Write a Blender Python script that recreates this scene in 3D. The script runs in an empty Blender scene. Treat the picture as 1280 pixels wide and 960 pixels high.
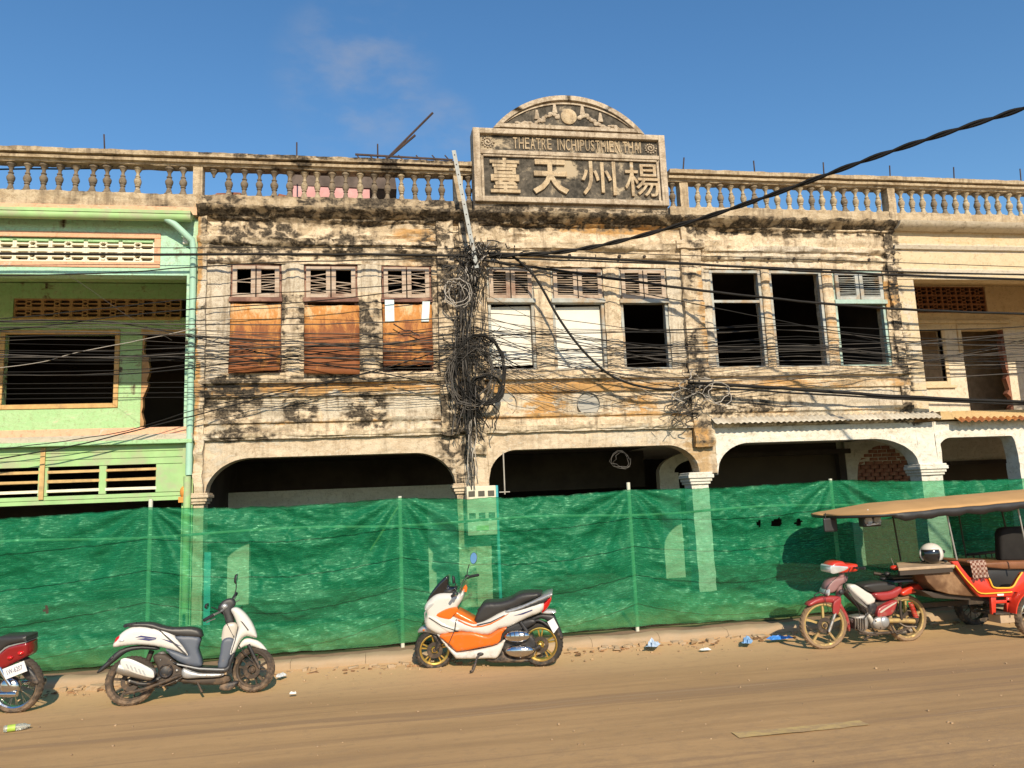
import bpy, bmesh, math, random
from mathutils import Vector, Matrix, noise
random.seed(7)
SC = bpy.context.scene
COL = SC.collection
R = math.radians
# ---------------- camera ----------------
FPX = 963.48
YAW, PITCH, ROLL = R(10.05838237), R(8.56544285), R(-2.39549428)
CAM = Vector((0, 0, 1.97))
_f = Vector((math.sin(YAW)*math.cos(PITCH), math.cos(YAW)*math.cos(PITCH), math.sin(PITCH)))
_r0 = Vector((math.cos(YAW), -math.sin(YAW), 0))
_u0 = _r0.cross(_f)
_c, _s = math.cos(ROLL), math.sin(ROLL)
_rt = _c*_r0 + _s*_u0
_up = _c*_u0 - _s*_r0
cd = bpy.data.cameras.new('camera'); cam = bpy.data.objects.new('camera', cd); COL.objects.link(cam)
cd.sensor_width = 36; cd.lens = FPX*36/1280; cd.clip_start = 0.05; cd.clip_end = 2000
M = Matrix((_rt, _up, -_f)).transposed().to_4x4(); M.translation = CAM
cam.matrix_world = M
SC.camera = cam
# ---------------- world, sun, exposure ----------------
SUN_EL, SUN_AZ = R(31), R(5)          # sun stands behind the camera, a little to its right
W = bpy.data.worlds.new('World'); SC.world = W; W.use_nodes = True
nt = W.node_tree; nt.nodes.clear()
sky = nt.nodes.new('ShaderNodeTexSky'); sky.sky_type = 'NISHITA'; sky.sun_disc = False
sky.sun_elevation = SUN_EL; sky.sun_rotation = math.pi - SUN_AZ
sky.air_density = 1.25; sky.dust_density = 0.3; sky.ozone_density = 4.0
tc = nt.nodes.new('ShaderNodeTexCoord')
nz = nt.nodes.new('ShaderNodeTexNoise'); nz.inputs['Scale'].default_value = 11; nz.inputs['Detail'].default_value = 7; nz.inputs['Roughness'].default_value = .55
mp = nt.nodes.new('ShaderNodeMapping'); mp.inputs['Scale'].default_value = (1, 1, 2.2); mp.inputs['Location'].default_value = (3.1, .4, 1.7)
nt.links.new(tc.outputs['Generated'], mp.inputs[0]); nt.links.new(mp.outputs[0], nz.inputs['Vector'])
rmp = nt.nodes.new('ShaderNodeMapRange'); rmp.interpolation_type = 'SMOOTHSTEP'
rmp.inputs[1].default_value = .36; rmp.inputs[2].default_value = .72; rmp.inputs[3].default_value = 0; rmp.inputs[4].default_value = .34
nt.links.new(nz.outputs['Fac'], rmp.inputs[0])
mx = nt.nodes.new('ShaderNodeMixRGB'); mx.inputs[2].default_value = (3.2, 3.1, 3.2, 1)
msum = None       # the wisps stand in two places of the sky, left of the sign
for (cu_, cv_, w0_, am_) in ((450, 100, .9935, 1.), (552, 158, .9985, .9), (700, -420, .985, .8), (-500, 60, .98, .7)):
    dv = (_f+_rt*((cu_-640)/FPX)-_up*((cv_-480)/FPX)).normalized()
    vm = nt.nodes.new('ShaderNodeVectorMath'); vm.operation = 'DOT_PRODUCT'; vm.inputs[1].default_value = dv
    nt.links.new(tc.outputs['Generated'], vm.inputs[0])
    mr = nt.nodes.new('ShaderNodeMapRange'); mr.interpolation_type = 'SMOOTHSTEP'
    mr.inputs[1].default_value = w0_; mr.inputs[2].default_value = 1.; mr.inputs[3].default_value = 0; mr.inputs[4].default_value = am_
    nt.links.new(vm.outputs['Value'], mr.inputs[0])
    if msum is None: msum = mr.outputs[0]
    else:
        ad = nt.nodes.new('ShaderNodeMath'); ad.operation = 'MAXIMUM'; nt.links.new(msum, ad.inputs[0]); nt.links.new(mr.outputs[0], ad.inputs[1]); msum = ad.outputs[0]
ml = nt.nodes.new('ShaderNodeMath'); ml.operation = 'MULTIPLY'; nt.links.new(rmp.outputs[0], ml.inputs[0]); nt.links.new(msum, ml.inputs[1])
nt.links.new(ml.outputs[0], mx.inputs[0]); hs = nt.nodes.new('ShaderNodeHueSaturation'); hs.inputs['Saturation'].default_value = 1.18
nt.links.new(sky.outputs[0], hs.inputs['Color']); nt.links.new(hs.outputs[0], mx.inputs[1])
bg = nt.nodes.new('ShaderNodeBackground'); bg.inputs[1].default_value = 0.13
out = nt.nodes.new('ShaderNodeOutputWorld')
nt.links.new(mx.outputs[0], bg.inputs[0]); nt.links.new(bg.outputs[0], out.inputs[0])
ld = bpy.data.lights.new('sun', 'SUN'); ld.energy = 5.0; ld.angle = R(.5); ld.color = (1, .85, .635)
so = bpy.data.objects.new('sun', ld); COL.objects.link(so)
sd = Vector((math.sin(SUN_AZ)*math.cos(SUN_EL), -math.cos(SUN_AZ)*math.cos(SUN_EL), math.sin(SUN_EL)))
so.rotation_euler = sd.to_track_quat('Z', 'Y').to_euler(); so.location = (3, -20, 15)
SC.view_settings.view_transform = 'Standard'; SC.view_settings.look = 'None'
SC.view_settings.exposure = 0.19; SC.view_settings.gamma = 1
SC.render.engine = 'CYCLES'
SC.cycles.transparent_max_bounces = 12

# ---------------- helpers ----------------
def P(u, v, Y):
    """a point of the photographed plane Y seen at (u, v): returns X, Z"""
    d = _f + _rt*((u-640)/FPX) - _up*((v-480)/FPX)
    t = Y/d.y
    return (d.x*t, CAM.z + d.z*t)
def PV(u, v, Y):
    x, z = P(u, v, Y); return Vector((x, Y, z))
F0 = 13.6
def fx(u, v=460): return P(u, v, F0)[0]
def fz(u, v): return P(u, v, F0)[1]
def fbm(x, y, z=0., o=4): return noise.fractal(Vector((x, y, z)), 0.7, 2.1, o)
def put(name, me, parent=None, mat=None):
    o = bpy.data.objects.new(name, me); COL.objects.link(o)
    if parent: o.parent = parent
    if mat is not None:
        me.materials.clear()
        for m in (mat if isinstance(mat, (list, tuple)) else [mat]): me.materials.append(m)
    return o
def tag(o, label=None, cat=None, group=None, kind=None):
    if label: o['label'] = label
    if cat: o['category'] = cat
    if group: o['group'] = group
    if kind: o['kind'] = kind
    return o
def empty(name, loc, rz=0., rx=0.):
    o = bpy.data.objects.new(name, None); COL.objects.link(o)
    o.location = loc; o.rotation_euler = (rx, 0, rz); o.empty_display_size = .1
    return o
class MB:
    """collects shapes into one mesh"""
    def __init__(s): s.v = []; s.f = []; s.m = []; s.mi = 0
    def add(s, vs, fs):
        n = len(s.v); s.v += [tuple(v) for v in vs]; s.f += [tuple(i+n for i in f) for f in fs]; s.m += [s.mi]*len(fs); return s
    def box(s, x0, x1, y0, y1, z0, z1, j=0.):
        vs = [(x, y, z) for x in (x0, x1) for y in (y0, y1) for z in (z0, z1)]
        if j: vs = [tuple(c+random.uniform(-j, j) for c in v) for v in vs]
        return s.add(vs, [(0,1,3,2),(4,6,7,5),(0,4,5,1),(2,3,7,6),(0,2,6,4),(1,5,7,3)])
    def cbox(s, c, d, j=0.):
        return s.box(c[0]-d[0]/2, c[0]+d[0]/2, c[1]-d[1]/2, c[1]+d[1]/2, c[2]-d[2]/2, c[2]+d[2]/2, j)
    def beam(s, a, b, w, h, upv=(0, 0, 1)):
        a, b = Vector(a), Vector(b); t = (b-a).normalized(); u = Vector(upv)
        sx = t.cross(u)
        if sx.length < 1e-4: sx = t.cross(Vector((0, 1, 0)))
        sx.normalize(); u = sx.cross(t).normalized()
        vs = [p+sx*i*w/2+u*k*h/2 for p in (a, b) for i in (-1, 1) for k in (-1, 1)]
        return s.add(vs, [(0,1,3,2),(4,6,7,5),(0,4,5,1),(2,3,7,6),(0,2,6,4),(1,5,7,3)])
    def prism(s, pts, y0, y1):
        n = len(pts)
        vs = [(x, y0, z) for x, z in pts]+[(x, y1, z) for x, z in pts]
        return s.add(vs, [tuple(range(n)), tuple(range(2*n-1, n-1, -1))]+[(i, i+n, (i+1) % n+n, (i+1) % n) for i in range(n)])
    def tube(s, pts, r, n=8, cap=True):
        pts = [Vector(p) for p in pts]
        rs = r if isinstance(r, (list, tuple)) else [r]*len(pts)
        vs = []; fs = []; nv = None
        for i, p in enumerate(pts):
            t = (pts[min(i+1, len(pts)-1)]-pts[max(i-1, 0)])
            t = t.normalized() if t.length > 1e-9 else Vector((0, 0, 1))
            if nv is None:
                nv = t.orthogonal().normalized()
            else:
                nv = (nv-t*nv.dot(t))
                nv = nv.normalized() if nv.length > 1e-6 else t.orthogonal().normalized()
            b = t.cross(nv)
            for k in range(n):
                a = 2*math.pi*k/n
                vs.append(p+(nv*math.cos(a)+b*math.sin(a))*rs[i])
        for i in range(len(pts)-1):
            for k in range(n):
                fs.append((i*n+k, i*n+(k+1) % n, (i+1)*n+(k+1) % n, (i+1)*n+k))
        if cap: fs += [tuple(range(n-1, -1, -1)), tuple(range(len(vs)-n, len(vs)))]
        return s.add(vs, fs)
    def lathe(s, prof, c=(0, 0, 0), axis='z', n=16, a0=0., a1=2*math.pi):
        c = Vector(c); vs = []; fs = []; full = abs(a1-a0-2*math.pi) < 1e-6
        m = n if full else n+1
        for k in range(m):
            a = a0+(a1-a0)*k/n
            for r, h in prof:
                if axis == 'z': v = Vector((r*math.cos(a), r*math.sin(a), h))
                elif axis == 'y': v = Vector((r*math.cos(a), h, r*math.sin(a)))
                else: v = Vector((h, r*math.cos(a), r*math.sin(a)))
                vs.append(c+v)
        q = len(prof)
        for k in range(n):
            k2 = (k+1) % m
            for i in range(q-1): fs.append((k*q+i, k2*q+i, k2*q+i+1, k*q+i+1))
        return s.add(vs, fs)
    def ell(s, c, rad, n=14, m=9):
        c = Vector(c); vs = []; fs = []
        for i in range(m+1):
            t = math.pi*i/m
            for k in range(n):
                a = 2*math.pi*k/n
                vs.append(c+Vector((rad[0]*math.sin(t)*math.cos(a), rad[1]*math.sin(t)*math.sin(a), rad[2]*math.cos(t))))
        for i in range(m):
            for k in range(n): fs.append((i*n+k, (i+1)*n+k, (i+1)*n+(k+1) % n, i*n+(k+1) % n))
        return s.add(vs, fs)
    def mesh(s, name):
        me = bpy.data.meshes.new(name); me.from_pydata(s.v, [], s.f)
        for p, mi in zip(me.polygons, s.m): p.material_index = mi
        return me
    def build(s, name, mat, parent=None, smooth=None, bevel=0., seg=2, recalc=True):
        me = s.mesh(name)
        bm = bmesh.new(); bm.from_mesh(me)
        bmesh.ops.remove_doubles(bm, verts=bm.verts, dist=1e-5)
        if recalc: bmesh.ops.recalc_face_normals(bm, faces=bm.faces)
        if bevel:
            es = [e for e in bm.edges if len(e.link_faces) == 2 and e.calc_face_angle(0) > .5]
            bmesh.ops.bevel(bm, geom=es, offset=bevel, segments=seg, affect='EDGES', profile=.5)
        bm.to_mesh(me); bm.free()
        if smooth is not None:
            me.shade_smooth(); me.set_sharp_from_angle(angle=R(smooth))
        return put(name, me, parent, mat)
def copy_tree(o, parent=None):
    c = o.copy(); COL.objects.link(c)
    if parent: c.parent = parent
    for ch in list(o.children): copy_tree(ch, c)
    return c
def catmull(pts, n=4, closed=True):
    o = []; m = len(pts); d = len(pts[0])
    rng = range(m) if closed else range(m-1)
    for i in rng:
        if closed: p = [pts[(i+k) % m] for k in (-1, 0, 1, 2)]
        else: p = [pts[max(0, min(m-1, i+k))] for k in (-1, 0, 1, 2)]
        for k in range(n):
            t = k/n
            o.append(tuple(.5*(2*p[1][j]+(p[2][j]-p[0][j])*t+(2*p[0][j]-5*p[1][j]+4*p[2][j]-p[3][j])*t*t+(3*p[1][j]-p[0][j]-3*p[2][j]+p[3][j])*t**3) for j in range(d)))
    if not closed: o.append(tuple(pts[-1]))
    return o

# ---------------- materials ----------------
class NT:
    def __init__(s, name):
        s.m = bpy.data.materials.new(name); s.m.use_nodes = True; s.t = s.m.node_tree; s.t.nodes.clear()
        s.o = s.n('ShaderNodeOutputMaterial'); s.tc = s.n('ShaderNodeTexCoord')
    def n(s, k): return s.t.nodes.new(k)
    def l(s, a, b): s.t.links.new(a, b)
    def noise(s, scale, detail=5, rough=.6, sc=(1, 1, 1), src='Object', dist=0., loc=(0, 0, 0)):
        mp = s.n('ShaderNodeMapping'); mp.inputs['Scale'].default_value = sc; mp.inputs['Location'].default_value = loc
        s.l(s.tc.outputs[src], mp.inputs[0])
        z = s.n('ShaderNodeTexNoise'); z.inputs['Scale'].default_value = scale; z.inputs['Detail'].default_value = detail
        z.inputs['Roughness'].default_value = rough; z.inputs['Distortion'].default_value = dist
        s.l(mp.outputs[0], z.inputs['Vector']); return z.outputs['Fac']
    def ramp(s, f, a, b, lo=0., hi=1.):
        r = s.n('ShaderNodeMapRange'); r.interpolation_type = 'SMOOTHSTEP'
        for i, v in enumerate((a, b, lo, hi)): r.inputs[i+1].default_value = v
        s.l(f, r.inputs[0]); return r.outputs[0]
    def math(s, op, a, b=0., c=None):
        m = s.n('ShaderNodeMath'); m.operation = op
        for i, v in enumerate((a, b) if c is None else (a, b, c)):
            if isinstance(v, (int, float)): m.inputs[i].default_value = v
            else: s.l(v, m.inputs[i])
        return m.outputs[0]
    def mix(s, f, a, b, mode='MIX'):
        m = s.n('ShaderNodeMixRGB'); m.blend_type = mode
        for i, v in enumerate((f, a, b)):
            if isinstance(v, (int, float)): m.inputs[i].default_value = v
            elif isinstance(v, tuple): m.inputs[i].default_value = (*v, 1)
            else: s.l(v, m.inputs[i])
        return m.outputs[0]
    def attr(s, name):
        a = s.n('ShaderNodeAttribute'); a.attribute_name = name; sp = s.n('ShaderNodeSeparateColor'); s.l(a.outputs['Color'], sp.inputs[0]); return sp.outputs
    def bsdf(s, col, rough=.8, metal=0., bump=None, bs=.3, bd=.02, spec=.3, coat=0.):
        b = s.n('ShaderNodeBsdfPrincipled')
        if isinstance(col, tuple): b.inputs['Base Color'].default_value = (*col, 1)
        else: s.l(col, b.inputs['Base Color'])
        if isinstance(rough, (int, float)): b.inputs['Roughness'].default_value = rough
        else: s.l(rough, b.inputs['Roughness'])
        b.inputs['Metallic'].default_value = metal; b.inputs['Specular IOR Level'].default_value = spec
        b.inputs['Coat Weight'].default_value = coat; b.inputs['Coat Roughness'].default_value = .08
        if bump is not None:
            u = s.n('ShaderNodeBump'); u.inputs['Strength'].default_value = bs; u.inputs['Distance'].default_value = bd
            s.l(bump, u.inputs['Height']); s.l(u.outputs[0], b.inputs['Normal'])
        s.b = b
        s.l(b.outputs[0], s.o.inputs[0]); return s.m
def simple(name, col, rough=.6, metal=0., var=.15, scale=8., dirt=None, dirtamt=.3, bs=.15, coat=0., spec=.4, dscale=3.):
    k = NT(name); f = k.noise(scale, 4, .6)
    c = k.mix(k.ramp(f, .3, .7), tuple(x*(1-var) for x in col), tuple(min(1, x*(1+var)) for x in col))
    rg = rough
    if dirt:
        d = k.ramp(k.noise(dscale, 7, .68), .62-dirtamt*.5, .8-dirtamt*.35)
        c = k.mix(d, c, dirt); rg = k.math('MULTIPLY_ADD', d, .8-rough, rough)
    return k.bsdf(c, rg, metal, k.noise(scale*5, 4, .6) if bs else None, bs, .004, spec, coat)
DUST = (.30, .17, .08)
def plaster(name, c1, c2, c3, mould=0.5, streak=1., seed=0., hgrime=0.):
    """lime plaster: two tones, ochre bleed, pale flakes, black mould; the mesh attribute 'stain' says where (R mould and shade painted under the cornice, G ochre, B pale)"""
    k = NT(name); L = (seed, seed*1.7, seed*.6)
    a = k.attr('stain_shade')
    big = k.noise(.9, 6, .62, (1, 1, 1.6), loc=L)
    mid = k.noise(3.2, 9, .7, (1, 1, 1.8), loc=L, dist=.6)
    fine = k.noise(15, 8, .72, loc=L)
    vst = k.noise(6, 6, .65, (1.6, 1, .16), loc=L)
    hst = k.noise(3.4, 8, .72, (.45, 1, 3.2), loc=L, dist=.4)
    c = k.mix(k.ramp(mid, .40, .62), c1, c2)
    c = k.mix(k.ramp(k.math('MULTIPLY_ADD', a[1], .30, k.math('MULTIPLY_ADD', hst, .6, k.math('MULTIPLY', big, .4))), .60, .72), c, c3)
    c = k.mix(k.ramp(k.math('MULTIPLY_ADD', a[2], .34, mid), .61, .68), c, (.56, .50, .40))
    c = k.mix(k.math('MULTIPLY', k.ramp(fine, .50, .72), .55), c, (.20, .14, .08))
    ab = k.math('ABSOLUTE', k.math('SUBTRACT', mid, .545)); pk = k.noise(1.7, 3, .5, loc=(seed+5, 2, 1))
    c = k.mix(k.math('MULTIPLY', k.ramp(ab, .0, .010, 1., 0.), k.math('MULTIPLY', k.ramp(pk, .44, .58), min(1, max(0, .35+mould*.8)))), c, (.12, .075, .04))
    c = k.mix(k.math('MULTIPLY', k.ramp(k.noise(38, 6, .75, loc=L), .46, .66), min(.45, max(0, .10+mould*.35))), c, (.22, .155, .09))
    c = k.mix(k.math('MULTIPLY', k.ramp(vst, .50, .66), min(.7, max(0, .1+mould*.7))), c, (.26, .20, .135))
    # grey-brown weathering then black mould
    s = k.math('MULTIPLY_ADD', vst, .30*streak, k.math('MULTIPLY_ADD', fine, .16, k.math('MULTIPLY_ADD', hst, .40, k.math('MULTIPLY_ADD', big, .42, -.08))))
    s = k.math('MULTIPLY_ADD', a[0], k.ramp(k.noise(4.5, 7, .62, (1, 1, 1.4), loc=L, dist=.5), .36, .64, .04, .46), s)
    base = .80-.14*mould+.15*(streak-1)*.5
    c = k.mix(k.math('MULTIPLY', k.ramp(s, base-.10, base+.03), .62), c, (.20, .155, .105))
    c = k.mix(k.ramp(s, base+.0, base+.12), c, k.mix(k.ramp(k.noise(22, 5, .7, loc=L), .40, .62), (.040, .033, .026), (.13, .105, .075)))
    h = k.math('ADD', k.math('MULTIPLY', mid, .8), k.math('MULTIPLY', fine, .5))
    return k.bsdf(c, .92, 0, h, .75, .03, .15)
MAT = {}
MAT['ruin'] = plaster('ruin_plaster', (.67, .56, .41), (.50, .40, .27), (.48, .28, .11), .74)
MAT['ruin_top'] = plaster('ruin_parapet_plaster', (.52, .43, .30), (.40, .31, .20), (.42, .26, .12), 1.02, seed=4.)
MAT['arch'] = plaster('arch_plaster', (.60, .50, .37), (.50, .39, .27), (.44, .30, .16), .36, seed=9.)
MAT['white_arch'] = plaster('whitewash', (.70, .67, .60), (.62, .59, .51), (.55, .48, .37), -.12, seed=13.)
MAT['cream'] = plaster('cream_paint', (.60, .49, .33), (.56, .45, .29), (.54, .38, .19), -.22, seed=17.)
MAT['cream_white'] = plaster('cream_wall_white', (.64, .57, .46), (.59, .52, .40), (.6, .46, .28), -.3, seed=19.)
MAT['sign'] = plaster('sign_plaster', (.54, .46, .35), (.40, .33, .25), (.42, .31, .18), 1.1, seed=23.)
k = NT('sign_ground'); a_ = k.attr('stain_shade')
s_ = k.noise(2.6, 8, .72, dist=.4); g_ = k.noise(14, 7, .7)
c_ = k.mix(k.ramp(k.math('MULTIPLY_ADD', s_, .7, k.math('MULTIPLY', g_, .4)), .42, .66), (.035, .033, .028), (.12, .105, .085))
c_ = k.mix(k.ramp(k.math('MULTIPLY_ADD', a_[2], .3, s_), .56, .68), c_, (.40, .33, .23))
MAT['sign_dark'] = k.bsdf(c_, .9, 0, g_, .6, .01, .15)
MAT['green'] = plaster('mint_paint', (.38, .64, .47), (.44, .68, .52), (.42, .60, .40), .0, seed=31.)
MAT['green_old'] = plaster('old_lime_paint', (.34, .58, .30), (.40, .62, .35), (.44, .56, .30), .0, seed=33.)
MAT['green_board'] = simple('green_painted_board', (.31, .50, .21), .6, var=.12, scale=2, dirt=(.36, .40, .24), dirtamt=.4)
MAT['peach'] = plaster('peach_paint', (.72, .42, .27), (.68, .38, .24), (.6, .4, .26), -.3, seed=37.)
MAT['tan_frame'] = simple('tan_painted_frame', (.52, .34, .14), .6, dirt=(.3, .2, .1), dirtamt=.25)
MAT['white_block'] = simple('white_vent_block', (.74, .68, .52), .8, var=.08)
MAT['tan_block'] = simple('tan_vent_block', (.42, .26, .13), .85, var=.15)
MAT['brown_block'] = simple('brown_vent_block', (.24, .11, .055), .85, var=.15)
MAT['wood'] = None
k = NT('weathered_wood'); g = k.noise(3, 6, .7, (1, 1, 14)); g2 = k.noise(2, 5, .6)
c_ = k.mix(k.ramp(g, .35, .68), (.36, .27, .20), (.50, .42, .34)); c_ = k.mix(k.ramp(g2, .52, .68), c_, (.24, .15, .11))
MAT['wood'] = k.bsdf(c_, .85, 0, g, .4, .01, .2)
MAT['wood_red'] = simple('dull_red_wood', (.17, .085, .062), .8, var=.25, scale=6, dirt=(.32, .2, .14), dirtamt=.3)
MAT['wood_grey'] = simple('grey_blue_frame', (.36, .38, .36), .8, var=.18, scale=5, dirt=(.34, .25, .16), dirtamt=.4)
MAT['teal_frame'] = simple('pale_teal_frame', (.34, .47, .42), .7, var=.1, dirt=(.3, .26, .18), dirtamt=.25)
k = NT('rusted_sheet'); v = k.noise(3, 8, .75, (1.8, 1, .5), dist=.8); b = k.noise(1.6, 8, .75); f = k.noise(25, 5, .7)
sp = k.n('ShaderNodeSeparateXYZ'); k.l(k.tc.outputs['Object'], sp.inputs[0])
hz = k.ramp(sp.outputs[2], 4.9, 5.55)
t = k.math('MULTIPLY_ADD', hz, -.17, k.math('MULTIPLY_ADD', v, .55, k.math('MULTIPLY', b, .55)))
c_ = k.mix(k.ramp(t, .33, .43), (.60, .42, .23), (.48, .21, .055)); c_ = k.mix(k.ramp(t, .44, .56), c_, (.23, .08, .028))
c_ = k.mix(k.math('MULTIPLY', k.ramp(f, .5, .7), .4), c_, (.13, .05, .025))
MAT['rust'] = k.bsdf(c_, .75, 0, f, .3, .004, .3)
MAT['white_sheet'] = simple('white_window_sheet', (.68, .66, .58), .6, var=.05, scale=2, dirt=(.48, .44, .36), dirtamt=.15)
MAT['dark_room'] = simple('shade_black_interior', (.045, .035, .028), .95, var=.3, scale=2)  # near-black colour carries the deep shade of rooms and openings
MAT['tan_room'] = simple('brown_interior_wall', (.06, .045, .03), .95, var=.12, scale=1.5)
MAT['grey_room'] = simple('grey_interior_wall', (.34, .33, .30), .9, var=.1, scale=1.5)
MAT['pale_room'] = plaster('pale_interior_plaster', (.58, .54, .45), (.50, .46, .38), (.45, .36, .24), -.15, seed=41.)
MAT['brick'] = simple('red_brick', (.21, .085, .055), .9, var=.35, scale=3, dirt=(.3, .2, .14), dirtamt=.2)
MAT['mortar'] = simple('mortar', (.17, .11, .08), .95)
MAT['rubble'] = simple('brick_rubble', (.30, .12, .07), .95, var=.4, scale=6, dirt=(.1, .08, .06), dirtamt=.35)
MAT['pink'] = simple('pink_wall', (.62, .33, .33), .85, var=.1, scale=3, dirt=(.5, .4, .38), dirtamt=.3)
MAT['zinc'] = simple('corrugated_sheet', (.48, .44, .36), .7, var=.15, scale=2, dirt=(.3, .24, .17), dirtamt=.3)
MAT['steel'] = simple('galvanised_steel', (.27, .29, .29), .6, .2, var=.15, scale=6, dirt=(.3, .24, .18), dirtamt=.2)
MAT['dark_iron'] = simple('dark_iron', (.06, .04, .035), .8, .2, var=.3)
MAT['pipe_green'] = simple('pale_green_pipe', (.34, .56, .44), .5, var=.06, scale=3)
MAT['teal_pipe'] = simple('blue_green_pipe', (.06, .36, .42), .5, var=.08, scale=3)
MAT['orange_paint'] = simple('orange_capital_paint', (.62, .26, .05), .6, var=.1)
MAT['cable'] = simple('black_cable', (.014, .013, .012), .65, var=.2, scale=3, spec=.2)
MAT['cable_grey'] = simple('grey_cable', (.06, .052, .044), .6, var=.2, scale=3)
MAT['cable_white'] = simple('pale_cable', (.34, .31, .27), .6, var=.15, scale=3)
MAT['meter'] = simple('cream_meter_case', (.62, .57, .44), .5, var=.06, scale=3, dirt=(.4, .33, .22), dirtamt=.2)
MAT['meter_glass'] = simple('meter_glass', (.08, .075, .06), .2, var=.1)
# ================= buildings =================
def blot(lst):
    return [(P(u, v, F0)[0], P(u, v, F0)[1], ru/64., rv/64., ch, am) for u, v, ru, rv, ch, am in lst]
BLOTS = blot([(285,500,30,26,0,.8),(375,510,16,16,0,1.),(340,512,14,14,2,.9),(455,510,24,20,0,.8),(300,545,30,8,0,.9),(420,505,16,14,2,.7),
 (520,510,30,20,2,.7),(400,484,120,5,1,.8),(700,484,90,6,1,1.),(680,508,26,14,1,1.),(735,505,14,13,2,1.),(800,505,26,12,1,.7),
 (330,300,50,22,0,.45),(430,310,60,12,0,.35),(300,285,30,14,0,.5),(545,330,20,60,0,.5),(520,295,26,10,1,.7),(400,272,200,5,0,.5),
 (560,300,14,60,0,.6),(575,420,20,130,0,.5),(580,520,24,60,0,.55),(265,400,12,60,2,1.4),(245,400,6,130,1,1.2),(265,560,20,30,2,.3),
 (700,282,110,7,0,.5),(640,280,30,10,0,.6),(760,285,60,8,1,1.2),(700,310,90,14,1,-.3),(1000,292,140,5,0,.7),(985,318,60,10,2,.6),
 (1125,400,12,110,0,1.1),(1115,320,14,30,0,.9),(1100,500,30,14,2,.8),(930,508,40,14,0,.5),(975,505,30,12,0,.35),(1030,505,40,14,2,.9),
 (865,330,10,50,0,.35),(865,480,12,60,0,.5),(845,400,10,50,2,.5),(880,400,10,60,1,.5),(860,550,14,50,0,.35),(800,545,60,10,2,.5),
 (1000,528,150,5,0,.4),(600,300,30,20,0,.4),(555,560,16,40,0,.5),(900,500,20,20,0,.5),(1140,520,20,12,0,.9),(870,560,16,30,1,.9),
 (500,340,30,20,1,.4),(470,320,30,10,2,.4),(270,290,20,40,0,.3),(350,475,100,4,0,.5),(1110,370,14,14,1,1.5),
 (620,210,14,30,0,0),(640,262,20,6,0,.9),(720,225,300,60,2,0)])
XG_ = fx(246, 400)
def stain_shade_at(x, z, extra=None):
    c = [0., 0., 0.]
    for bx, bz, rx, rz, ch, am in BLOTS:
        dx = (x-bx)/rx; dz = (z-bz)/rz; d = dx*dx+dz*dz
        if d < 6: c[ch] += am*math.exp(-d*d*.6)
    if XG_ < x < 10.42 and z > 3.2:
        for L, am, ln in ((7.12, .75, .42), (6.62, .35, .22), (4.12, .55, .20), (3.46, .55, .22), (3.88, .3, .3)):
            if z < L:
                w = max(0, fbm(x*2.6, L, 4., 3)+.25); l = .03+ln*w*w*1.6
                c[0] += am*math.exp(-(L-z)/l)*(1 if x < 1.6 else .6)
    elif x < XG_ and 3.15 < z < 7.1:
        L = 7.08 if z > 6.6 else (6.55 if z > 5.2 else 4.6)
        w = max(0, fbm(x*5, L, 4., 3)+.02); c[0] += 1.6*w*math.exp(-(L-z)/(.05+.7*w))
    if extra:
        e = extra(x, z)
        for i in range(3): c[i] += e[i]
    return [max(0, min(.8, c[0])), max(0, min(1, c[1])), max(0, min(1, c[2]))]
def lins(vals, cell):
    vals = sorted(set(vals)); o = []
    for a, b in zip(vals[:-1], vals[1:]):
        n = max(1, int(round((b-a)/cell)))
        o += [a+(b-a)*i/n for i in range(n)]
    return o+[vals[-1]]
def relief(name, mat, parent, x0, x1, z0, z1, y=F0, thick=.3, prof=None, rough=.02, cell=.05, zlo=None, zhi=None, edge=.0, extra=None, xs=None, rs=2.2, kz=(), strat=0.):
    """a wall piece with its own worked surface: front grid displaced, sides and back closed. prof(x,z) = how far it stands proud of y"""
    X = lins([x0, x1]+list(xs or []), cell); Z = lins([z0, z1]+list(kz), cell); nx, nz_ = len(X), len(Z)
    vs = []; fs = []; col = []
    sd_ = hash(name) % 7 if False else len(name)*1.3
    for i, x in enumerate(X):
        lo = zlo(x) if zlo else z0; hi = zhi(x) if zhi else z1
        for j, zz in enumerate(Z):
            t = (zz-z0)/(z1-z0); z = lo+(hi-lo)*t
            xo = x
            d = (prof(x, z) if prof else 0.)+rough*(fbm(x*rs, z*rs*1.3, sd_, 5))+rough*.5*fbm(x*9, z*11, sd_+3, 3)
            if strat: d += strat*fbm(x*.9+3, z*7, 2.5, 4)
            if edge and i in (0, nx-1): xo += edge*fbm(z*4, x0, 5.)
            if edge and j in (0, nz_-1): z += edge*fbm(x*4, z0*3, 7.)
            vs.append((xo, y-d, z)); col.append(stain_shade_at(x, z, extra))
    n = len(vs)
    for i in range(nx-1):
        for j in range(nz_-1): fs.append((i*nz_+j, (i+1)*nz_+j, (i+1)*nz_+j+1, i*nz_+j+1))
    ring = [i*nz_ for i in range(nx)]+[(nx-1)*nz_+j for j in range(1, nz_)]+[i*nz_+nz_-1 for i in range(nx-2, -1, -1)]+[j for j in range(nz_-2, 0, -1)]
    for r in ring:
        vs.append((vs[r][0], y+thick, vs[r][2])); col.append(col[r])
    m = len(ring)
    for a in range(m): fs.append((ring[a], n+a, n+(a+1) % m, ring[(a+1) % m]))
    me = bpy.data.meshes.new(name); me.from_pydata(vs, [], fs)
    at = me.color_attributes.new('stain_shade', 'FLOAT_COLOR', 'POINT')
    at.data.foreach_set('color', [c for q in col for c in (*q, 1.)])
    me.shade_smooth(); me.set_sharp_from_angle(angle=R(50))
    return put(name, me, parent, mat)
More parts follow.
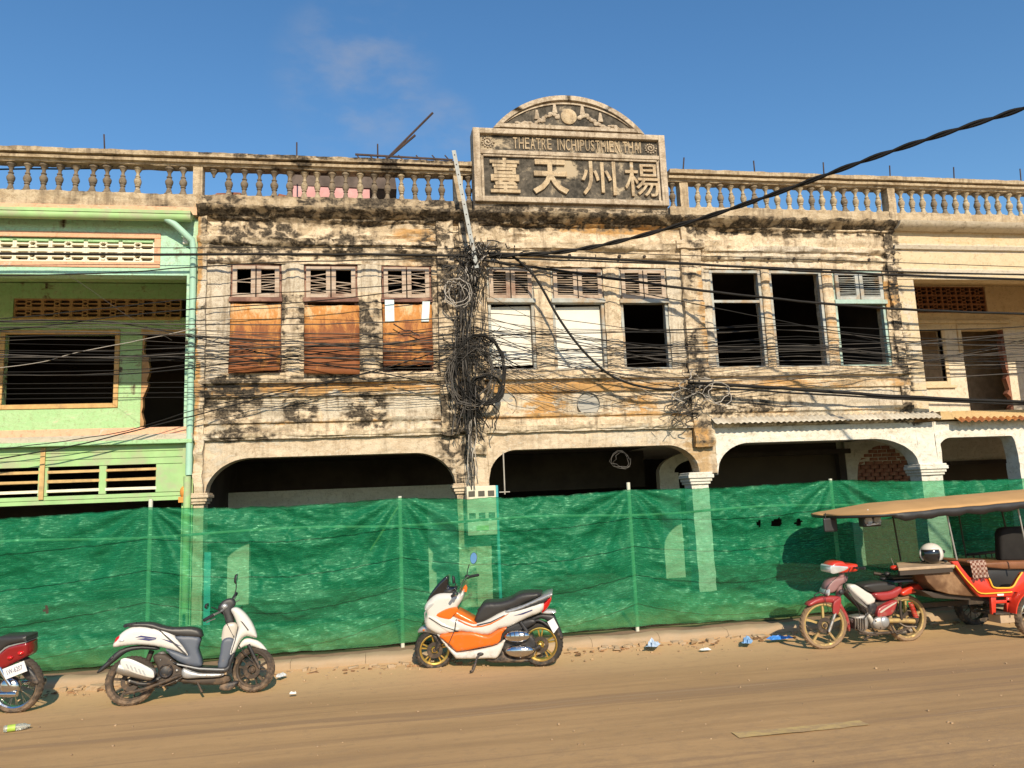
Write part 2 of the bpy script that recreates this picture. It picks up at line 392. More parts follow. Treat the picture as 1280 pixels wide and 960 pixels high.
def steps(levels):
    """profile from a list (z, proud) with straight runs between"""
    def f(x, z):
        for (a, pa), (b, pb) in zip(levels[:-1], levels[1:]):
            if a <= z <= b: return pa+(pb-pa)*((z-a)/(b-a) if b > a else 0)
        return levels[0][1] if z < levels[0][0] else levels[-1][1]
    return f
def arch_fn(xl, xr, ztop, zs, rl, rr, bow=0.):
    """underside of a flat arch with rounded haunches"""
    def f(x):
        if x < xl+rl:
            t = (xl+rl-x)/rl; t = max(0, min(1, t)); return zs+(ztop-zs)*math.sqrt(max(0, 1-t**2.0))
        if x > xr-rr:
            t = (x-xr+rr)/rr; t = max(0, min(1, t)); return zs+(ztop-zs)*math.sqrt(max(0, 1-t**2.0))
        return ztop
    return f
ZR1, ZR0, ZB, ZL, ZWT, ZTR, ZS, ZSL, ZSH = 8.22, 8.02, 7.50, 7.17, 6.24, 5.64, 4.30, 4.13, 3.15
GZ = .15
green = empty('green_shophouse', (fx(120), F0, GZ)); green.location = (0, 0, 0)
theatre = empty('ruined_theatre', (0, 0, 0))
creamb = empty('cream_shophouse', (0, 0, 0))
tag(green, 'mint green two-storey shophouse with open recessed balcony and slatted vents, left of the ruined theatre', 'building')
tag(theatre, 'derelict mouldy two-storey theatre with arched sign board, rusted window sheets and three wide arches', 'building')
tag(creamb, 'cream shophouse with open recessed balcony and brown vent blocks, right of the ruined theatre', 'building')
XG = fx(246, 400); XC = 10.42         # party lines: green | theatre | cream
XE0, XE1 = -10.5, 18.5                # how far the row is built
# ---------- parapets with balustrade ----------
def mouldex(x, z): return (.25*max(0, fbm(x*.8, z, 3.))+.12, 0, 0)
def rail(parent, x0, x1, mat, dark):
    relief('handrail', mat, parent, x0, x1, ZR0, ZR1, y=F0-.02, thick=.24, cell=.045, rough=.012, edge=.012,
           prof=steps([(ZR0, 0), (ZR0+.04, .02), (ZR0+.045, .07), (ZR0+.09, .08), (ZR0+.095, .035), (ZR0+.12, .035), (ZR0+.125, .13), (ZR1, .14)]), kz=(ZR0+.04, ZR0+.045, ZR0+.09, ZR0+.095, ZR0+.12, ZR0+.125), extra=lambda x, z: (dark*max(0, fbm(x*1.3, 2, 1.)+.3)+(.35 if z > ZR1-.05 else 0)*dark, 0, 0))
    relief('parapet_base', mat, parent, x0, x1, ZL+.05, ZB, y=F0-.03, thick=.26, cell=.05, rough=.025, edge=.02, extra=lambda x, z: (dark*max(0, .5+fbm(x*2, z*3, 8.)), 0, 0))
XS1a, XS1b = P(590, 262, F0)[0], P(838, 262, F0)[0]
rail(green, XE0, XG, MAT['ruin_top'], .25)
rail(theatre, XG+.004, XS1a+.02, MAT['ruin_top'], 1.1)
rail(theatre, XS1b-.02, XC, MAT['ruin_top'], .15)
rail(creamb, XC+.004, XE1, MAT['ruin_top'], .05)
prof_b = [(0, 0), (.082, 0), (.082, .035), (.066, .05), (.050, .085), (.040, .125), (.036, .145), (.052, .155), (.052, .168), (.044, .178), (.060, .20), (.070, .235), (.068, .27), (.052, .305), (.036, .325), (.048, .335), (.048, .348), (.032, .36), (.028, .39), (.034, .42), (.052, .45), (.070, .475), (.078, .485), (.078, .525), (0, .525)]
bal_me = []
for vnt in range(4):
    mb = MB(); mb.lathe([(r*(1+random.uniform(-.06, .06)), h) for r, h in prof_b], n=10)
    me = mb.mesh('baluster'); me.shade_smooth(); me.set_sharp_from_angle(angle=R(40))
    me.materials.append(plaster('baluster_plaster_%d' % vnt, [(.46,.39,.27), (.24,.20,.15), (.50,.42,.28), (.19,.16,.12)][vnt], [(.30,.24,.16), (.13,.11,.085), (.34,.28,.2), (.10,.085,.07)][vnt], (.4, .26, .12), [.75, .95, .6, 1.1][vnt], seed=50.+vnt))
    bal_me.append(me)
mb = MB(); mb.lathe([(0, .36), (.02, .37), (.03, .42), (.05, .45), (.065, .475), (.075, .48), (.075, .525), (0, .525)], n=10)
stub_me = mb.mesh('baluster_stub'); stub_me.materials.append(bal_me[3].materials[0])
bus = [-175,-155,-134,-114,-94,-73,-52,-31,-9,13,33,54,73,94,115,134,153,172,211,229,
 286,305,324,343,362,380,397,415,432,450,468,484,502,519,536,552,586, 840, 871,885,900,914,929,943,957,971,985,999,1013,1026,1040,1054,1068,1082,1096,
 1125,1138,1151,1165,1178,1192,1205,1219,1232,1245,1259,1272,1285,1298,1311,1324,1337,1350,1363,1376,1389,1402,1415,1428,1441]
for i, u in enumerate(bus):
    x = P(u, 240, F0+.09)[0]
    par = green if x < XG else (theatre if x < XC else creamb)
    o = bpy.data.objects.new('baluster', random.choice([bal_me[1], bal_me[3], bal_me[3], bal_me[0]]) if x < 2 else random.choice(bal_me) if x < 6 else random.choice([bal_me[0], bal_me[2], bal_me[2], bal_me[1]])); COL.objects.link(o); o.parent = par
    o.location = (x, F0+.09, ZB-.005); o.rotation_euler = (random.uniform(-.03, .03), random.uniform(-.03, .03), random.uniform(0, 6.28)); q = random.uniform(.90, 1.02); o.scale = (q, q*random.uniform(.92, 1.05), 1.0)
o = put('baluster', stub_me, theatre); o.location = (P(267, 240, F0+.09)[0], F0+.09, ZB-.005); o['label'] = 'broken baluster stub hanging from the handrail'
for u, w in ((247, .16), (573, .17), (855, .17), (1113, .17)):
    x = P(u, 240, F0)[0]
    relief('parapet_post', MAT['ruin_top'], theatre, x-w/2, x+w/2, ZB-.01, ZR0+.01, y=F0-.01, thick=.2, cell=.05, rough=.02)
# scupper holes: dark recessed outlets set in the parapet base
for u, v in ((300, 262), (415, 265), (522, 268)):
    x, z = P(u, v, F0-.05); MB().box(x-.09, x+.09, F0-.075, F0-.03, z-.05, z+.05, .008).build('drain_outlet', MAT['dark_room'], theatre)
# ---------- cornice ledges ----------
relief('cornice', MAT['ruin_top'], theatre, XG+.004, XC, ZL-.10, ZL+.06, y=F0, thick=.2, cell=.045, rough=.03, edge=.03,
       prof=steps([(ZL-.10, .10), (ZL-.03, .17), (ZL+.0, .27), (ZL+.06, .29)]), extra=lambda x, z: ((.1 if x < 1.5 else .35)+.5*max(0, .35+fbm(x*1.5, 1, 2)), 0, 0))  # dark mould, heavier on the right, also paints the shade under the ledge
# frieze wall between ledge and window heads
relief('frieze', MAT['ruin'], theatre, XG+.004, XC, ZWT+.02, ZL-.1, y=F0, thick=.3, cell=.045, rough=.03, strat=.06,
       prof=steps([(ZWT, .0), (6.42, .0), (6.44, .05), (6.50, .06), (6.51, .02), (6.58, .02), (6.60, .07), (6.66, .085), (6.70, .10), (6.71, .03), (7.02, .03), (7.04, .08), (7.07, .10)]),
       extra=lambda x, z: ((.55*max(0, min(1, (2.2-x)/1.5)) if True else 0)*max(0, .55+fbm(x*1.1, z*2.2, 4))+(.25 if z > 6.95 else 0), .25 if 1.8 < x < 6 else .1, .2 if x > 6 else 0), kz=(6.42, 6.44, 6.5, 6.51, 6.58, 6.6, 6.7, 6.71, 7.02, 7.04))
for u in list(range(680, 1130, 31)):
    x = P(u, 318, F0)[0]
    if 5.5 < x < 6.3: continue
    MB().lathe([(0, -.0), (.03, 0), (.035, .04), (0, .05)], (x, F0-.075, 6.465), 'y', 8).build('vent_hole', MAT['dark_room'], theatre, 40)
# ---------- upper storey piers, windows ----------
wins = [(287, 352), (380, 448), (478, 541), (611, 670), (692, 758), (778, 838), (893, 958), (968, 1035), (1048, 1112)]
WX = [(P(a, 420, F0)[0], P(b, 420, F0)[0]) for a, b in wins]
XP = [(P(548, 400, F0)[0], P(604, 400, F0)[0]), (P(848, 400, F0)[0], P(886, 400, F0)[0])]
edges = [XG+.004]+[c for w in WX for c in w]+[XC]
for i in range(0, len(edges), 2):
    x0, x1 = edges[i], edges[i+1]
    if x1-x0 < .04: continue
    nr = i not in (0, 6, 12, 18)
    relief('pier', MAT['ruin'], theatre, x0, x1, ZS, ZWT+.02, y=F0, thick=.3, cell=.045, rough=.02 if nr else .035, edge=.012,
           prof=(lambda x, z, a=x0, b=x1: .03 if (nr and abs(x-(a+b)/2) < (b-a)*.32) else 0.),
           extra=lambda x, z, i=i: (({2: .95, 4: .95, 6: .5, 0: .15}.get(i, .12)*max(0, .6+fbm(x*3, z*1.2, i))*(1 if z < 5.72 or i not in (2, 4) else .1)), .35 if i in (14, 16) else .15, .8 if (i in (0, 12) or (i in (2, 4) and z > 5.74)) else 0))
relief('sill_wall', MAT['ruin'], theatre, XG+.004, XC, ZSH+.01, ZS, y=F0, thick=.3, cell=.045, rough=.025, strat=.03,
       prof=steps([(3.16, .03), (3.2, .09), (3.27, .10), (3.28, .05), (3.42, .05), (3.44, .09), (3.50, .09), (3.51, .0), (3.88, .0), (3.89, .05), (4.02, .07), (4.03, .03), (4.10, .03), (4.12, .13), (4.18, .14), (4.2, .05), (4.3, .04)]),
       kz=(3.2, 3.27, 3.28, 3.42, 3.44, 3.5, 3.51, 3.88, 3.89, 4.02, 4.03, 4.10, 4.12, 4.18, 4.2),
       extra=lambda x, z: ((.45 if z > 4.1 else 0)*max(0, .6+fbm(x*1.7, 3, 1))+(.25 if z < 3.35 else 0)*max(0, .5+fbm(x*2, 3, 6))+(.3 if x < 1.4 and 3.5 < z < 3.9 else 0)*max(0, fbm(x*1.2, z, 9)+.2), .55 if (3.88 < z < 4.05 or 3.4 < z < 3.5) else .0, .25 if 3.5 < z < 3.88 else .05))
# pale recessed panels and roundels of the breast wall
for u, ru, rv in ((630, 15, 11), (735, 14, 11)):
    x, z = P(u, 505, F0)
    m = MB(); m.lathe([(0, .012), (ru/68., .012), (ru/66., 0), (ru/66., -.03)], (x, F0-.02, z), 'y', 24)
    o = m.build('roundel', MAT['grey_room'], theatre, 30); o.scale = (1, 1, 1)
# big pilasters
def pilaster(x0, x1, z0, z1, mat, d=.1, dark=.4, name='pilaster', parent=theatre, pale=0.):
    relief(name, mat, parent, x0, x1, z0, z1, y=F0-.005, thick=.05, cell=.045, rough=.04, edge=.02,
           prof=lambda x, z: d+(.04 if int(z*9) % 23 == 3 else 0), extra=lambda x, z: (dark*max(0, .6+fbm(x*4, z*1.5, 2)), .2, pale))
pilaster(XP[0][0], XP[0][0]+.30, ZSH, ZL-.1, MAT['ruin'], .12, .35)
pilaster(XP[0][0]+.42, XP[0][1]-.03, ZSH-.35, ZL-.1, MAT['ruin'], .08, .45)
pilaster(XP[1][0]+.1, XP[1][1]-.12, ZSH-.35, 6.62, MAT['ruin'], .11, .45)
pilaster(XP[1][0]+.02, XP[1][1]-.04, 6.62, 6.78, MAT['ruin'], .17, .3, 'pilaster_cap')
pilaster(XP[1][0]+.14, XP[1][1]-.18, 6.78, ZL-.1, MAT['ruin'], .10, .2)
pilaster(XG+.02, XG+.16, ZSH-.9, ZL-.1, MAT['ruin'], .1, .1)
pilaster(XC-.2, XC-.02, ZSH+.1, ZL-.1, MAT['ruin'], .04, 1.2)
def window(x0, x1, kind):
    fm = MAT['wood_red'] if kind[0] == 'r' else (MAT['teal_frame'] if kind[0] == 't' else MAT['wood_grey'])
    yf = F0+.02; t = .055
    m = MB(); m.box(x0, x0+t, yf, yf+.09, ZS, ZWT).box(x1-t, x1, yf, yf+.09, ZS, ZWT)
    m.box(x0+t, x1-t, yf, yf+.09, ZWT-t, ZWT+.002)
    if 's' not in kind or kind[0] != 'r': m.box(x0+t, x1-t, yf+.01, yf+.09, ZS, ZS+.035)
    w = m.build('window', fm, theatre, bevel=.004, seg=1)
    if kind[1] == 'T':
        m = MB().box(x0-.02, x1+.02, F0-.05, F0+.12, ZTR-.08, ZTR, .004); m.build('transom', fm, w, bevel=.005, seg=1)
    elif kind[1] == 't':
        MB().box(x0+t, x1-t, F0+.03, F0+.09, ZTR-.05, ZTR-.0).build('transom', fm, w)
    if 'v' in kind:       # louvred shutter pair above the transom
        sm = MAT['wood'] if kind[0] != 't' else MAT['wood_grey']
        a, b = x0+t-.02, x1-t+.02; zc0, zc1 = ZTR+.005, ZWT-.03; mid = (a+b)/2
        m = MB(); q = .075
        for (p0, p1) in ((a, mid-.01), (mid+.01, b)):
            m.box(p0, p0+q, F0-.03, F0+.02, zc0, zc1).box(p1-q, p1, F0-.03, F0+.02, zc0, zc1)
            m.box(p0+q, p1-q, F0-.028, F0+.018, zc0, zc0+.07).box(p0+q, p1-q, F0-.028, F0+.018, zc1-.06, zc1)
        m.build('shutter_frame', sm, w, bevel=.003, seg=1)
        n = 9; idx = wins_i[0]
        for hi, (p0, p1) in enumerate(((a+q, mid-.01-q), (mid+.01+q, b-q))):
            for s in range(n):
                if idx == 0 and hi == 0 and s not in (4, 5): continue
                if idx == 1 and hi == 1 and s in (5, 6, 7): continue
                if idx == 0 and hi == 1 and s in (8,): continue
                if idx == 2 and hi == 0 and s in (8,): continue
                if idx < 3 and random.random() < .08: continue
                z = zc0+.085+(zc1-zc0-.16)*(s+.3)/n
                jr = .03 if idx < 3 else .006
                tl = random.uniform(-jr, jr)
                m = MB(); m.beam((p0-.005, F0, z+tl), (p1+.005, F0, z-tl), .062, .009, (0, -.42, .90))
                m.build('slat', sm, w)
    return w
kinds = ['rTv', 'rTv', 'rTv', 'gTv', 'gTv', 'gTv', 'gt', 'gn', 'tTv']
wins_i = [0]; WOBJ = []
for i, ((a, b), kd) in enumerate(zip(WX, kinds)):
    wins_i[0] = i; WOBJ.append(window(a+.005, b-.005, kd))
# rusted sheets hung in the first three windows, bottom edges bent out
for i, (za, zb, ybot) in enumerate(((5.52, 4.28, .14), (5.5, 4.27, .13), (5.52, 4.38, .16))):
    x0, x1 = WX[i]; x0 -= .02; x1 += .03 if i == 1 else .0
    n, mm = 10, 12; vs = []; fs = []
    for a in range(n+1):
        for b in range(mm+1):
            s, t = a/n, b/mm
            z = za+(zb-za)*t+(.05*s if i == 0 else (-.03*s if i == 1 else 0))*t
            vs.append((x0+.03+(x1-x0-.04)*s, F0-.02-ybot*t*t*(1 if i != 1 else .9)+.012*fbm(s*3, t*4, i), z+.01*fbm(s*5, 1, i)))
    for a in range(n):
        for b in range(mm): fs.append((a*(mm+1)+b, (a+1)*(mm+1)+b, (a+1)*(mm+1)+b+1, a*(mm+1)+b+1))
    me = bpy.data.meshes.new('rusted_sheet'); me.from_pydata(vs, [], fs); me.shade_smooth()
    o = put('rusted_sheet', me, WOBJ[i], MAT['rust']); md = o.modifiers.new('s', 'SOLIDIFY'); md.thickness = .006
for (u0, v0, u1, v1, tilt) in ((481, 375, 493, 402, 0), (526, 377, 536, 402, -.03)):
    a = P(u0, v0, F0-.06); b = P(u1, v1, F0-.06)
    m = MB(); m.prism([(a[0], b[1]), (b[0], b[1]), (b[0]-tilt, a[1]), (a[0]-tilt, a[1])], F0-.075, F0-.06); m.build('pale_board', simple('pale_blue_board', (.55, .66, .68), .7), WOBJ[2])
m = MB(); a = PV(492, 405, F0-.17); b = PV(525, 420, F0-.17); m.tube([a, PV(505, 413, F0-.18), PV(512, 413, F0-.18), b], .012, 5); m.build('cracked_seam', MAT['dark_iron'], WOBJ[2])
# pale sheets behind windows four and five
for i, gap in ((3, .1), (4, .06)):
    x0, x1 = WX[i]
    m = MB(); m.prism([(x0+.05, ZS+(.10 if i == 3 else .0)), (x1-.01, ZS+(.12 if i == 3 else .0)), (x1-.07, ZTR-.11), (x0+.05, ZTR-.13)], F0+.125, F0+.14)
    m.build('pale_sheet', MAT['white_sheet'], WOBJ[i])
# sash bar, window seven
# ---------- ground floor arches of the theatre ----------
xa0, xa1 = P(255, 600, F0)[0], P(571, 600, F0)[0]
xb0, xb1 = P(611, 600, F0)[0], P(876, 600, F0)[0]
xc0, xc1 = P(898, 600, F0)[0], P(1152, 598, F0)[0]
A1 = arch_fn(xa0, xa1, 2.86, 2.2, .75, .72); A2 = arch_fn(xb0, xb1, 2.86, 2.32, .52, .62); A3 = arch_fn(xc0, xc1, 2.86, 2.28, .68, .95)
def ex_arch(x, z): return (.18*max(0, fbm(x, z*2, 2.)+.1), .0, .1)
def archwall(name, mat, par, x0, x1, fn, z1=ZSH+.01, y=F0, thick=.32, cell=.045, ex=ex_arch, rough=.015):
    relief(name, mat, par, x0, x1, 2.1, z1, y=y, thick=thick, cell=cell, rough=rough, zlo=fn, extra=ex)
archwall('arch_wall', MAT['arch'], theatre, xa0, xa1, A1)
archwall('arch_wall', MAT['arch'], theatre, xb0, xb1, A2)
archwall('arch_wall', MAT['white_arch'], theatre, xc0, xc1, A3)
def column(name, mat, par, x0, x1, z0=GZ, z1=ZSH+.01, y=F0, thick=.34, cap=None, rough=.015, ex=ex_arch, capmat=None):
    o = relief(name, mat, par, x0, x1, z0, z1, y=y, thick=thick, cell=.06, rough=rough, edge=.008, extra=ex)
    if cap:
        m = MB()
        for (dz, g, h) in ((0, .035, .04), (.04, .06, .06), (.10, .09, .05), (.15, .07, .03)):
            m.box(x0-g, x1+g, y-g-.01, y+thick+g*.5, cap+dz, cap+dz+h-.001)
        m.build('capital', capmat or mat, par, bevel=.006, seg=1)
    return o
column('column', MAT['arch'], theatre, XG+.004, xa0, cap=2.12)
column('column', MAT['arch'], theatre, xa1, P(592, 600, F0)[0], cap=2.12, ex=lambda x, z: (.5, .1, 0))
column('column', MAT['arch'], theatre, P(592, 600, F0)[0]+.003, xb0, ex=lambda x, z: (0, .1, .1), rough=.006)
xm0, xm1 = P(862, 640, F0)[0], P(887, 640, F0)[0]
relief('column', MAT['arch'], theatre, xb1, xc0, 2.32, ZSH+.01, y=F0, thick=.34, cell=.05, rough=.03, extra=lambda x, z: (.35, .4, 0))
column('column', MAT['white_arch'], theatre, xm0+.08, xm1+.02, z1=2.2, cap=None)
m = MB()
for (dz, g, h) in ((0, .03, .05), (.05, .055, .06), (.11, .085, .07), (.18, .065, .04)): m.box(xm0+.08-g, xm1+.02+g, F0-g-.01, F0+.4, 2.12+dz, 2.12+dz+h-.001)
m.build('capital', MAT['white_arch'], theatre, bevel=.008, seg=1)
xr0, xr1 = P(1158, 600, F0)[0], P(1180, 600, F0)[0]
column('column', MAT['white_arch'], theatre, xc1, xr1+.018, z0=2.28, ex=lambda x, z: (0, 0, 0))
column('column', MAT['white_arch'], theatre, xr0-.09, xr1-.02, z1=2.25)
m = MB()
for (dz, g, h) in ((0, .03, .05), (.05, .055, .06), (.11, .085, .07), (.18, .065, .04)): m.box(xr0-.09-g, xr1-.02+g, F0-g-.01, F0+.4, 2.12+dz, 2.12+dz+h-.001)
m.build('capital', MAT['white_arch'], theatre, bevel=.008, seg=1)
# shadow-line ledge over arches one and two
for x0, x1 in ((XG+.004, xa1+.1), (xb0-.1, P(872, 540, F0)[0])):
    relief('string_course', MAT['ruin'], theatre, x0, x1, 3.165, 3.26, y=F0-.005, thick=.05, cell=.04, rough=.008, edge=.012, prof=lambda x, z: .07, extra=lambda x, z: (.25*max(0, .6+fbm(x*2, 1, 4)), 0, .4))
# corrugated canopy over arch three
def corrugated(parent, x0, x1, ztop, zbot, yt, yb, mat, pitch=.16, name='corrugated_canopy', amp=.02):
    n = int((x1-x0)/(pitch/8)); vs = []; fs = []
    for i in range(n+1):
        x = x0+(x1-x0)*i/n; w = amp*math.cos(2*math.pi*(x-x0)/pitch)
        for t in (0, .33, .66, 1): vs.append((x, yt+(yb-yt)*t-w*.4, ztop+(zbot-ztop)*t+w+.01*fbm(x, t)))
    for i in range(n):
        for j in range(3): fs.append((i*4+j, (i+1)*4+j, (i+1)*4+j+1, i*4+j+1))
    me = bpy.data.meshes.new(name); me.from_pydata(vs, [], fs); me.shade_smooth()
    o = put(name, me, parent, mat); md = o.modifiers.new('s', 'SOLIDIFY'); md.thickness = .006; return o
corrugated(theatre, P(886, 525, F0)[0], P(1166, 525, F0)[0], 3.36, 3.21, F0-.02, F0-.26, MAT['zinc'], .115, amp=.012)
# ---------- sign board ----------
YS = F0-.30
sx0, sx1 = P(594, 262, YS)[0], P(837, 268, YS)[0]; sz0 = P(600, 265, YS)[1]; sz1 = P(640, 162, YS)[1]
ex_s = lambda x, z: ((.6 if z < sz0+.14 else .0)+.5*max(0, fbm(x*2.2, z*2.2, 3.)+.05), .1, .1)
sw = sx1-sx0
zc0 = sz0+.32          # bottom of character field
zt0 = P(640, 187, YS)[1]; zt1 = P(640, 168, YS)[1]       # lettered strip
zc1 = P(640, 194, YS)[1]
sign = relief('sign_board', MAT['sign'], theatre, sx0, sx1, sz0, sz1, y=YS+.06, thick=.30, cell=.04, rough=.006, extra=ex_s)
sign['label'] = 'plaster name board of the theatre with raised writing'
def sframe(x0, x1, z0, z1, w=.09, d=.07):
    m = MB(); y0, y1 = YS+.06-d, YS+.05
    m.box(x0, x0+w, y0, y1, z0, z1).box(x1-w, x1, y0, y1, z0, z1).box(x0+w, x1-w, y0+.002, y1, z0, z0+w*.8).box(x0+w, x1-w, y0+.002, y1, z1-w*.8, z1)
    return m
m = sframe(sx0, sx1, sz0+.2, sz1, .13, .10); m.build('board_frame', MAT['sign'], sign, bevel=.012)
m = sframe(sx0+.14, sx1-.14, zc0-.04, zc1+.05, .05, .06); m.build('field_frame', MAT['sign'], sign, bevel=.01)
m = MB().box(sx0+.13, sx1-.13, YS-.02, YS+.05, zt0-.10, zt0-.02).box(sx0+.13, sx1-.13, YS-.0, YS+.052, zt0-.14, zt0-.10); m.build('moulding', MAT['sign'], sign, bevel=.01)
relief('character_field', MAT['sign_dark'], sign, sx0+.19, sx1-.19, zc0, zc1, y=YS+.045, thick=.01, cell=.05, rough=.004, extra=lambda x, z: (0, 0, 1.2*math.exp(-((x-sx0-sw*.485)/.22)**2-((z-zc1+.2)/.25)**2)+.8*math.exp(-((x-sx0-sw*.16)/.2)**2-((z-zc1)/.15)**2)))
relief('letter_strip', MAT['sign_dark'], sign, sx0+.15, sx1-.15, zt0, zt1, y=YS+.045, thick=.01, cell=.05, rough=.004, extra=lambda x, z: (0, 0, .75*max(0, 1-(x-sx0)/(sw*.22))+.4*max(0, fbm(x*2, 1)+.1)+.4*(math.exp(-((x-sx0-sw*.66)/.4)**2))))
MAT['letter'] = plaster('raised_letter_plaster', (.54, .44, .30), (.46, .35, .22), (.46, .33, .18), .95, seed=61.)
MAT['letter_small'] = plaster('strip_letter_plaster', (.52, .41, .27), (.34, .27, .18), (.46, .33, .18), 1.4, seed=66.)
def text(body, x0, x1, z0, z1, y, ext, name, parent, mat, off=0., bold=0.):
    cu = bpy.data.curves.new(name, 'FONT'); cu.body = body; cu.size = 1; cu.extrude = ext; cu.offset = off; cu.resolution_u = 3
    tmp = bpy.data.objects.new('t', cu); COL.objects.link(tmp)
    dg = bpy.context.evaluated_depsgraph_get(); me = bpy.data.meshes.new_from_object(tmp.evaluated_get(dg))
    bpy.data.objects.remove(tmp)
    xs = [v.co.x for v in me.vertices]; ys = [v.co.y for v in me.vertices]
    a, b, c, d = min(xs), max(xs), min(ys), max(ys)
    for v in me.vertices:
        X, Z, Dd = v.co.x, v.co.y, v.co.z
        v.co = (x0+(X-a)/(b-a)*(x1-x0), y-Dd, z0+(Z-c)/(d-c)*(z1-z0))
    me.name = name
    return put(name, me, parent, mat)
nm = "THEATRE INCHIPUSTHIEN.THAI"
tx0, tx1 = P(641, 178, YS)[0], P(802, 178, YS)[0]
wd = {'I': .45, '.': .4, ' ': .75, 'M': 1.1, 'N': 1.05, 'H': 1.05, 'S': .8}
tot = sum(wd.get(c, .95) for c in nm); cur = tx0
for ch in nm:
    w = wd.get(ch, .95)/tot*(tx1-tx0)
    if ch == '.': text(ch, cur+w*.3, cur+w*.7, zt0+.05, zt0+.09, YS+.04, .014, 'letter', sign, MAT['letter_small'], .01)
    elif ch != ' ': text(ch, cur+w*(.1 if ch != 'I' else .25), cur+w*(.9 if ch != 'I' else .75), zt0+.04, zt1-.035, YS+.04, .014, 'letter', sign, MAT['letter_small'], .004)
    cur += w
hc = zc1-zc0
for ch, u0, u1 in (('臺', 613, 650), ('天', 666, 711), ('州', 727, 770), ('楊', 781, 824)):
    text(ch, P(u0, 225, YS)[0], P(u1, 225, YS)[0], zc0+.07, zc1-.06, YS+.03, .035, 'character', sign, MAT['letter'], {'臺': .014, '楊': .004, '州': .004}.get(ch, .026))
# arched head
def seg_arch(x0, x1, z0, h, n=28):
    c = (x1-x0)/2; Rr = (c*c+h*h)/(2*h); cx = (x0+x1)/2; cz = z0+h-Rr; th = math.asin(min(1, c/Rr))
    return [(cx+Rr*math.sin(t), cz+Rr*math.cos(t)) for t in [-th+2*th*i/n for i in range(n+1)]]
hx0, hx1 = P(616, 160, YS)[0], P(804, 162, YS)[0]; hh = P(710, 121, YS)[1]-sz1
outl = seg_arch(hx0, hx1, sz1, hh)
m = MB(); m.prism([(hx1, sz1), (hx0, sz1)][::-1] and outl, YS+.02, YS+.34); m.build('arched_head', MAT['sign'], sign, smooth=30)
inn = seg_arch(hx0+.13, hx1-.13, sz1+.13, hh-.26)
m = MB(); m.prism(inn, YS+.012, YS+.03)
o = m.build('tympanum', MAT['sign_dark'], sign)
m = MB(); n = len(outl)
o2 = [(x, z) for x, z in outl]; i2 = seg_arch(hx0+.12, hx1-.12, sz1+.02, hh-.11)
for a in range(n-1): m.prism([o2[a], o2[a+1], i2[a+1], i2[a]], YS-.05, YS+.019)
m.build('arch_moulding', MAT['sign'], sign, smooth=30)
i3 = seg_arch(hx0+.16, hx1-.16, sz1+.07, hh-.2); i4 = seg_arch(hx0+.21, hx1-.21, sz1+.1, hh-.26)
m = MB()
for a in range(n-1): m.prism([i3[a], i3[a+1], i4[a+1], i4[a]], YS-.015, YS+.011)
m.box(hx0+.12, hx1-.12, YS-.045, YS+.018, sz1+.03, sz1+.10)
m.build('inner_moulding', MAT['sign'], sign, smooth=30)
cx = (hx0+hx1)/2; cz = P(712, 146, YS)[1]
m = MB(); m.lathe([(0, .035), (.13, .035), (.155, .02), (.155, -.01)], (cx, YS+.008, cz), 'y', 24)
for v in m.v: pass
m2 = MB(); m2.v = [(x, 2*(YS+.008)-y, z) for x, y, z in m.v]; m2.f = m.f; m2.m = m.m
m2.build('round_boss', MAT['letter'], sign, 35)
for sgn in (-1, 1):    # swags of leaves either side of the boss
    m = MB()
    for q in range(40):
        t = q/39; xx = cx+sgn*(.2+t*.95); zz = cz-.02+.10*math.sin(t*9)*(1-t)-.22*t+random.uniform(-.03, .03)
        m.ell((xx, YS+.0, zz), (random.uniform(.03, .07), .02, random.uniform(.02, .05)*(1.1-t*.7)), 7, 5)
    for tx, tz in ((.27, .16), (.62, .02)): m.prism([(cx+sgn*tx-.05, cz+tz-.1), (cx+sgn*tx+.05, cz+tz-.1), (cx+sgn*tx+.02, cz+tz+.08), (cx+sgn*tx-.02, cz+tz+.08)], YS-.02, YS+.01)
    tag(m.build('plaster_swag', MAT['sign'], sign, smooth=40), kind='stuff')
for sgn in (-1, 1):
    m = MB()
    for q in range(26):
        a = q*.5; rr = .02+.004*q; m.ell(((sx0+.28 if sgn < 0 else sx1-.28)+rr*math.cos(a), YS+.03, (zt0+zt1)/2+rr*math.sin(a)*.9), (.022, .02, .018), 6, 4)
    m.build('floral_ornament', MAT['sign'], sign, smooth=40)
relief('sign_plinth', MAT['ruin_top'], theatre, XS1a, XS1b, ZL+.05, sz0+.001, y=F0-.16, thick=.3, cell=.05, rough=.02, edge=.01, extra=lambda x, z: (.55, 0, 0))
# ---------- rooms behind the openings (shell of the row) ----------
YD = F0+2.5           # arcade and balcony back wall
def room(par, x0, x1, z0, z1, y0, y1, mat):
    m = MB(); m.box(x0, x1, y1, y1+.1, z0, z1); m.box(x0, x1, y0, y1, z0-.12, z0-.002)
    m.box(x0, x1, y0, y1, z1+.002, z1+.12); m.box(x0-.1, x0-.002, y0, y1, z0, z1); m.box(x1+.002, x1+.1, y0, y1, z0, z1)
    return m.build('room_shell', mat, par)
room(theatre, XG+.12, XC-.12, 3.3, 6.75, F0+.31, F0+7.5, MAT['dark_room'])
MB().box(XG-.0, XC, F0+.2, F0+8, 6.9, 7.02).build('roof_slab', MAT['ruin_top'], theatre)
MB().box(XE0, XG-.004, F0+.0, F0+8, 7.06, 7.14).build('roof_slab', MAT['ruin_top'], green)
MB().box(XC+.004, XE1, F0+.0, F0+8, 7.06, 7.14).build('roof_slab', MAT['cream'], creamb)
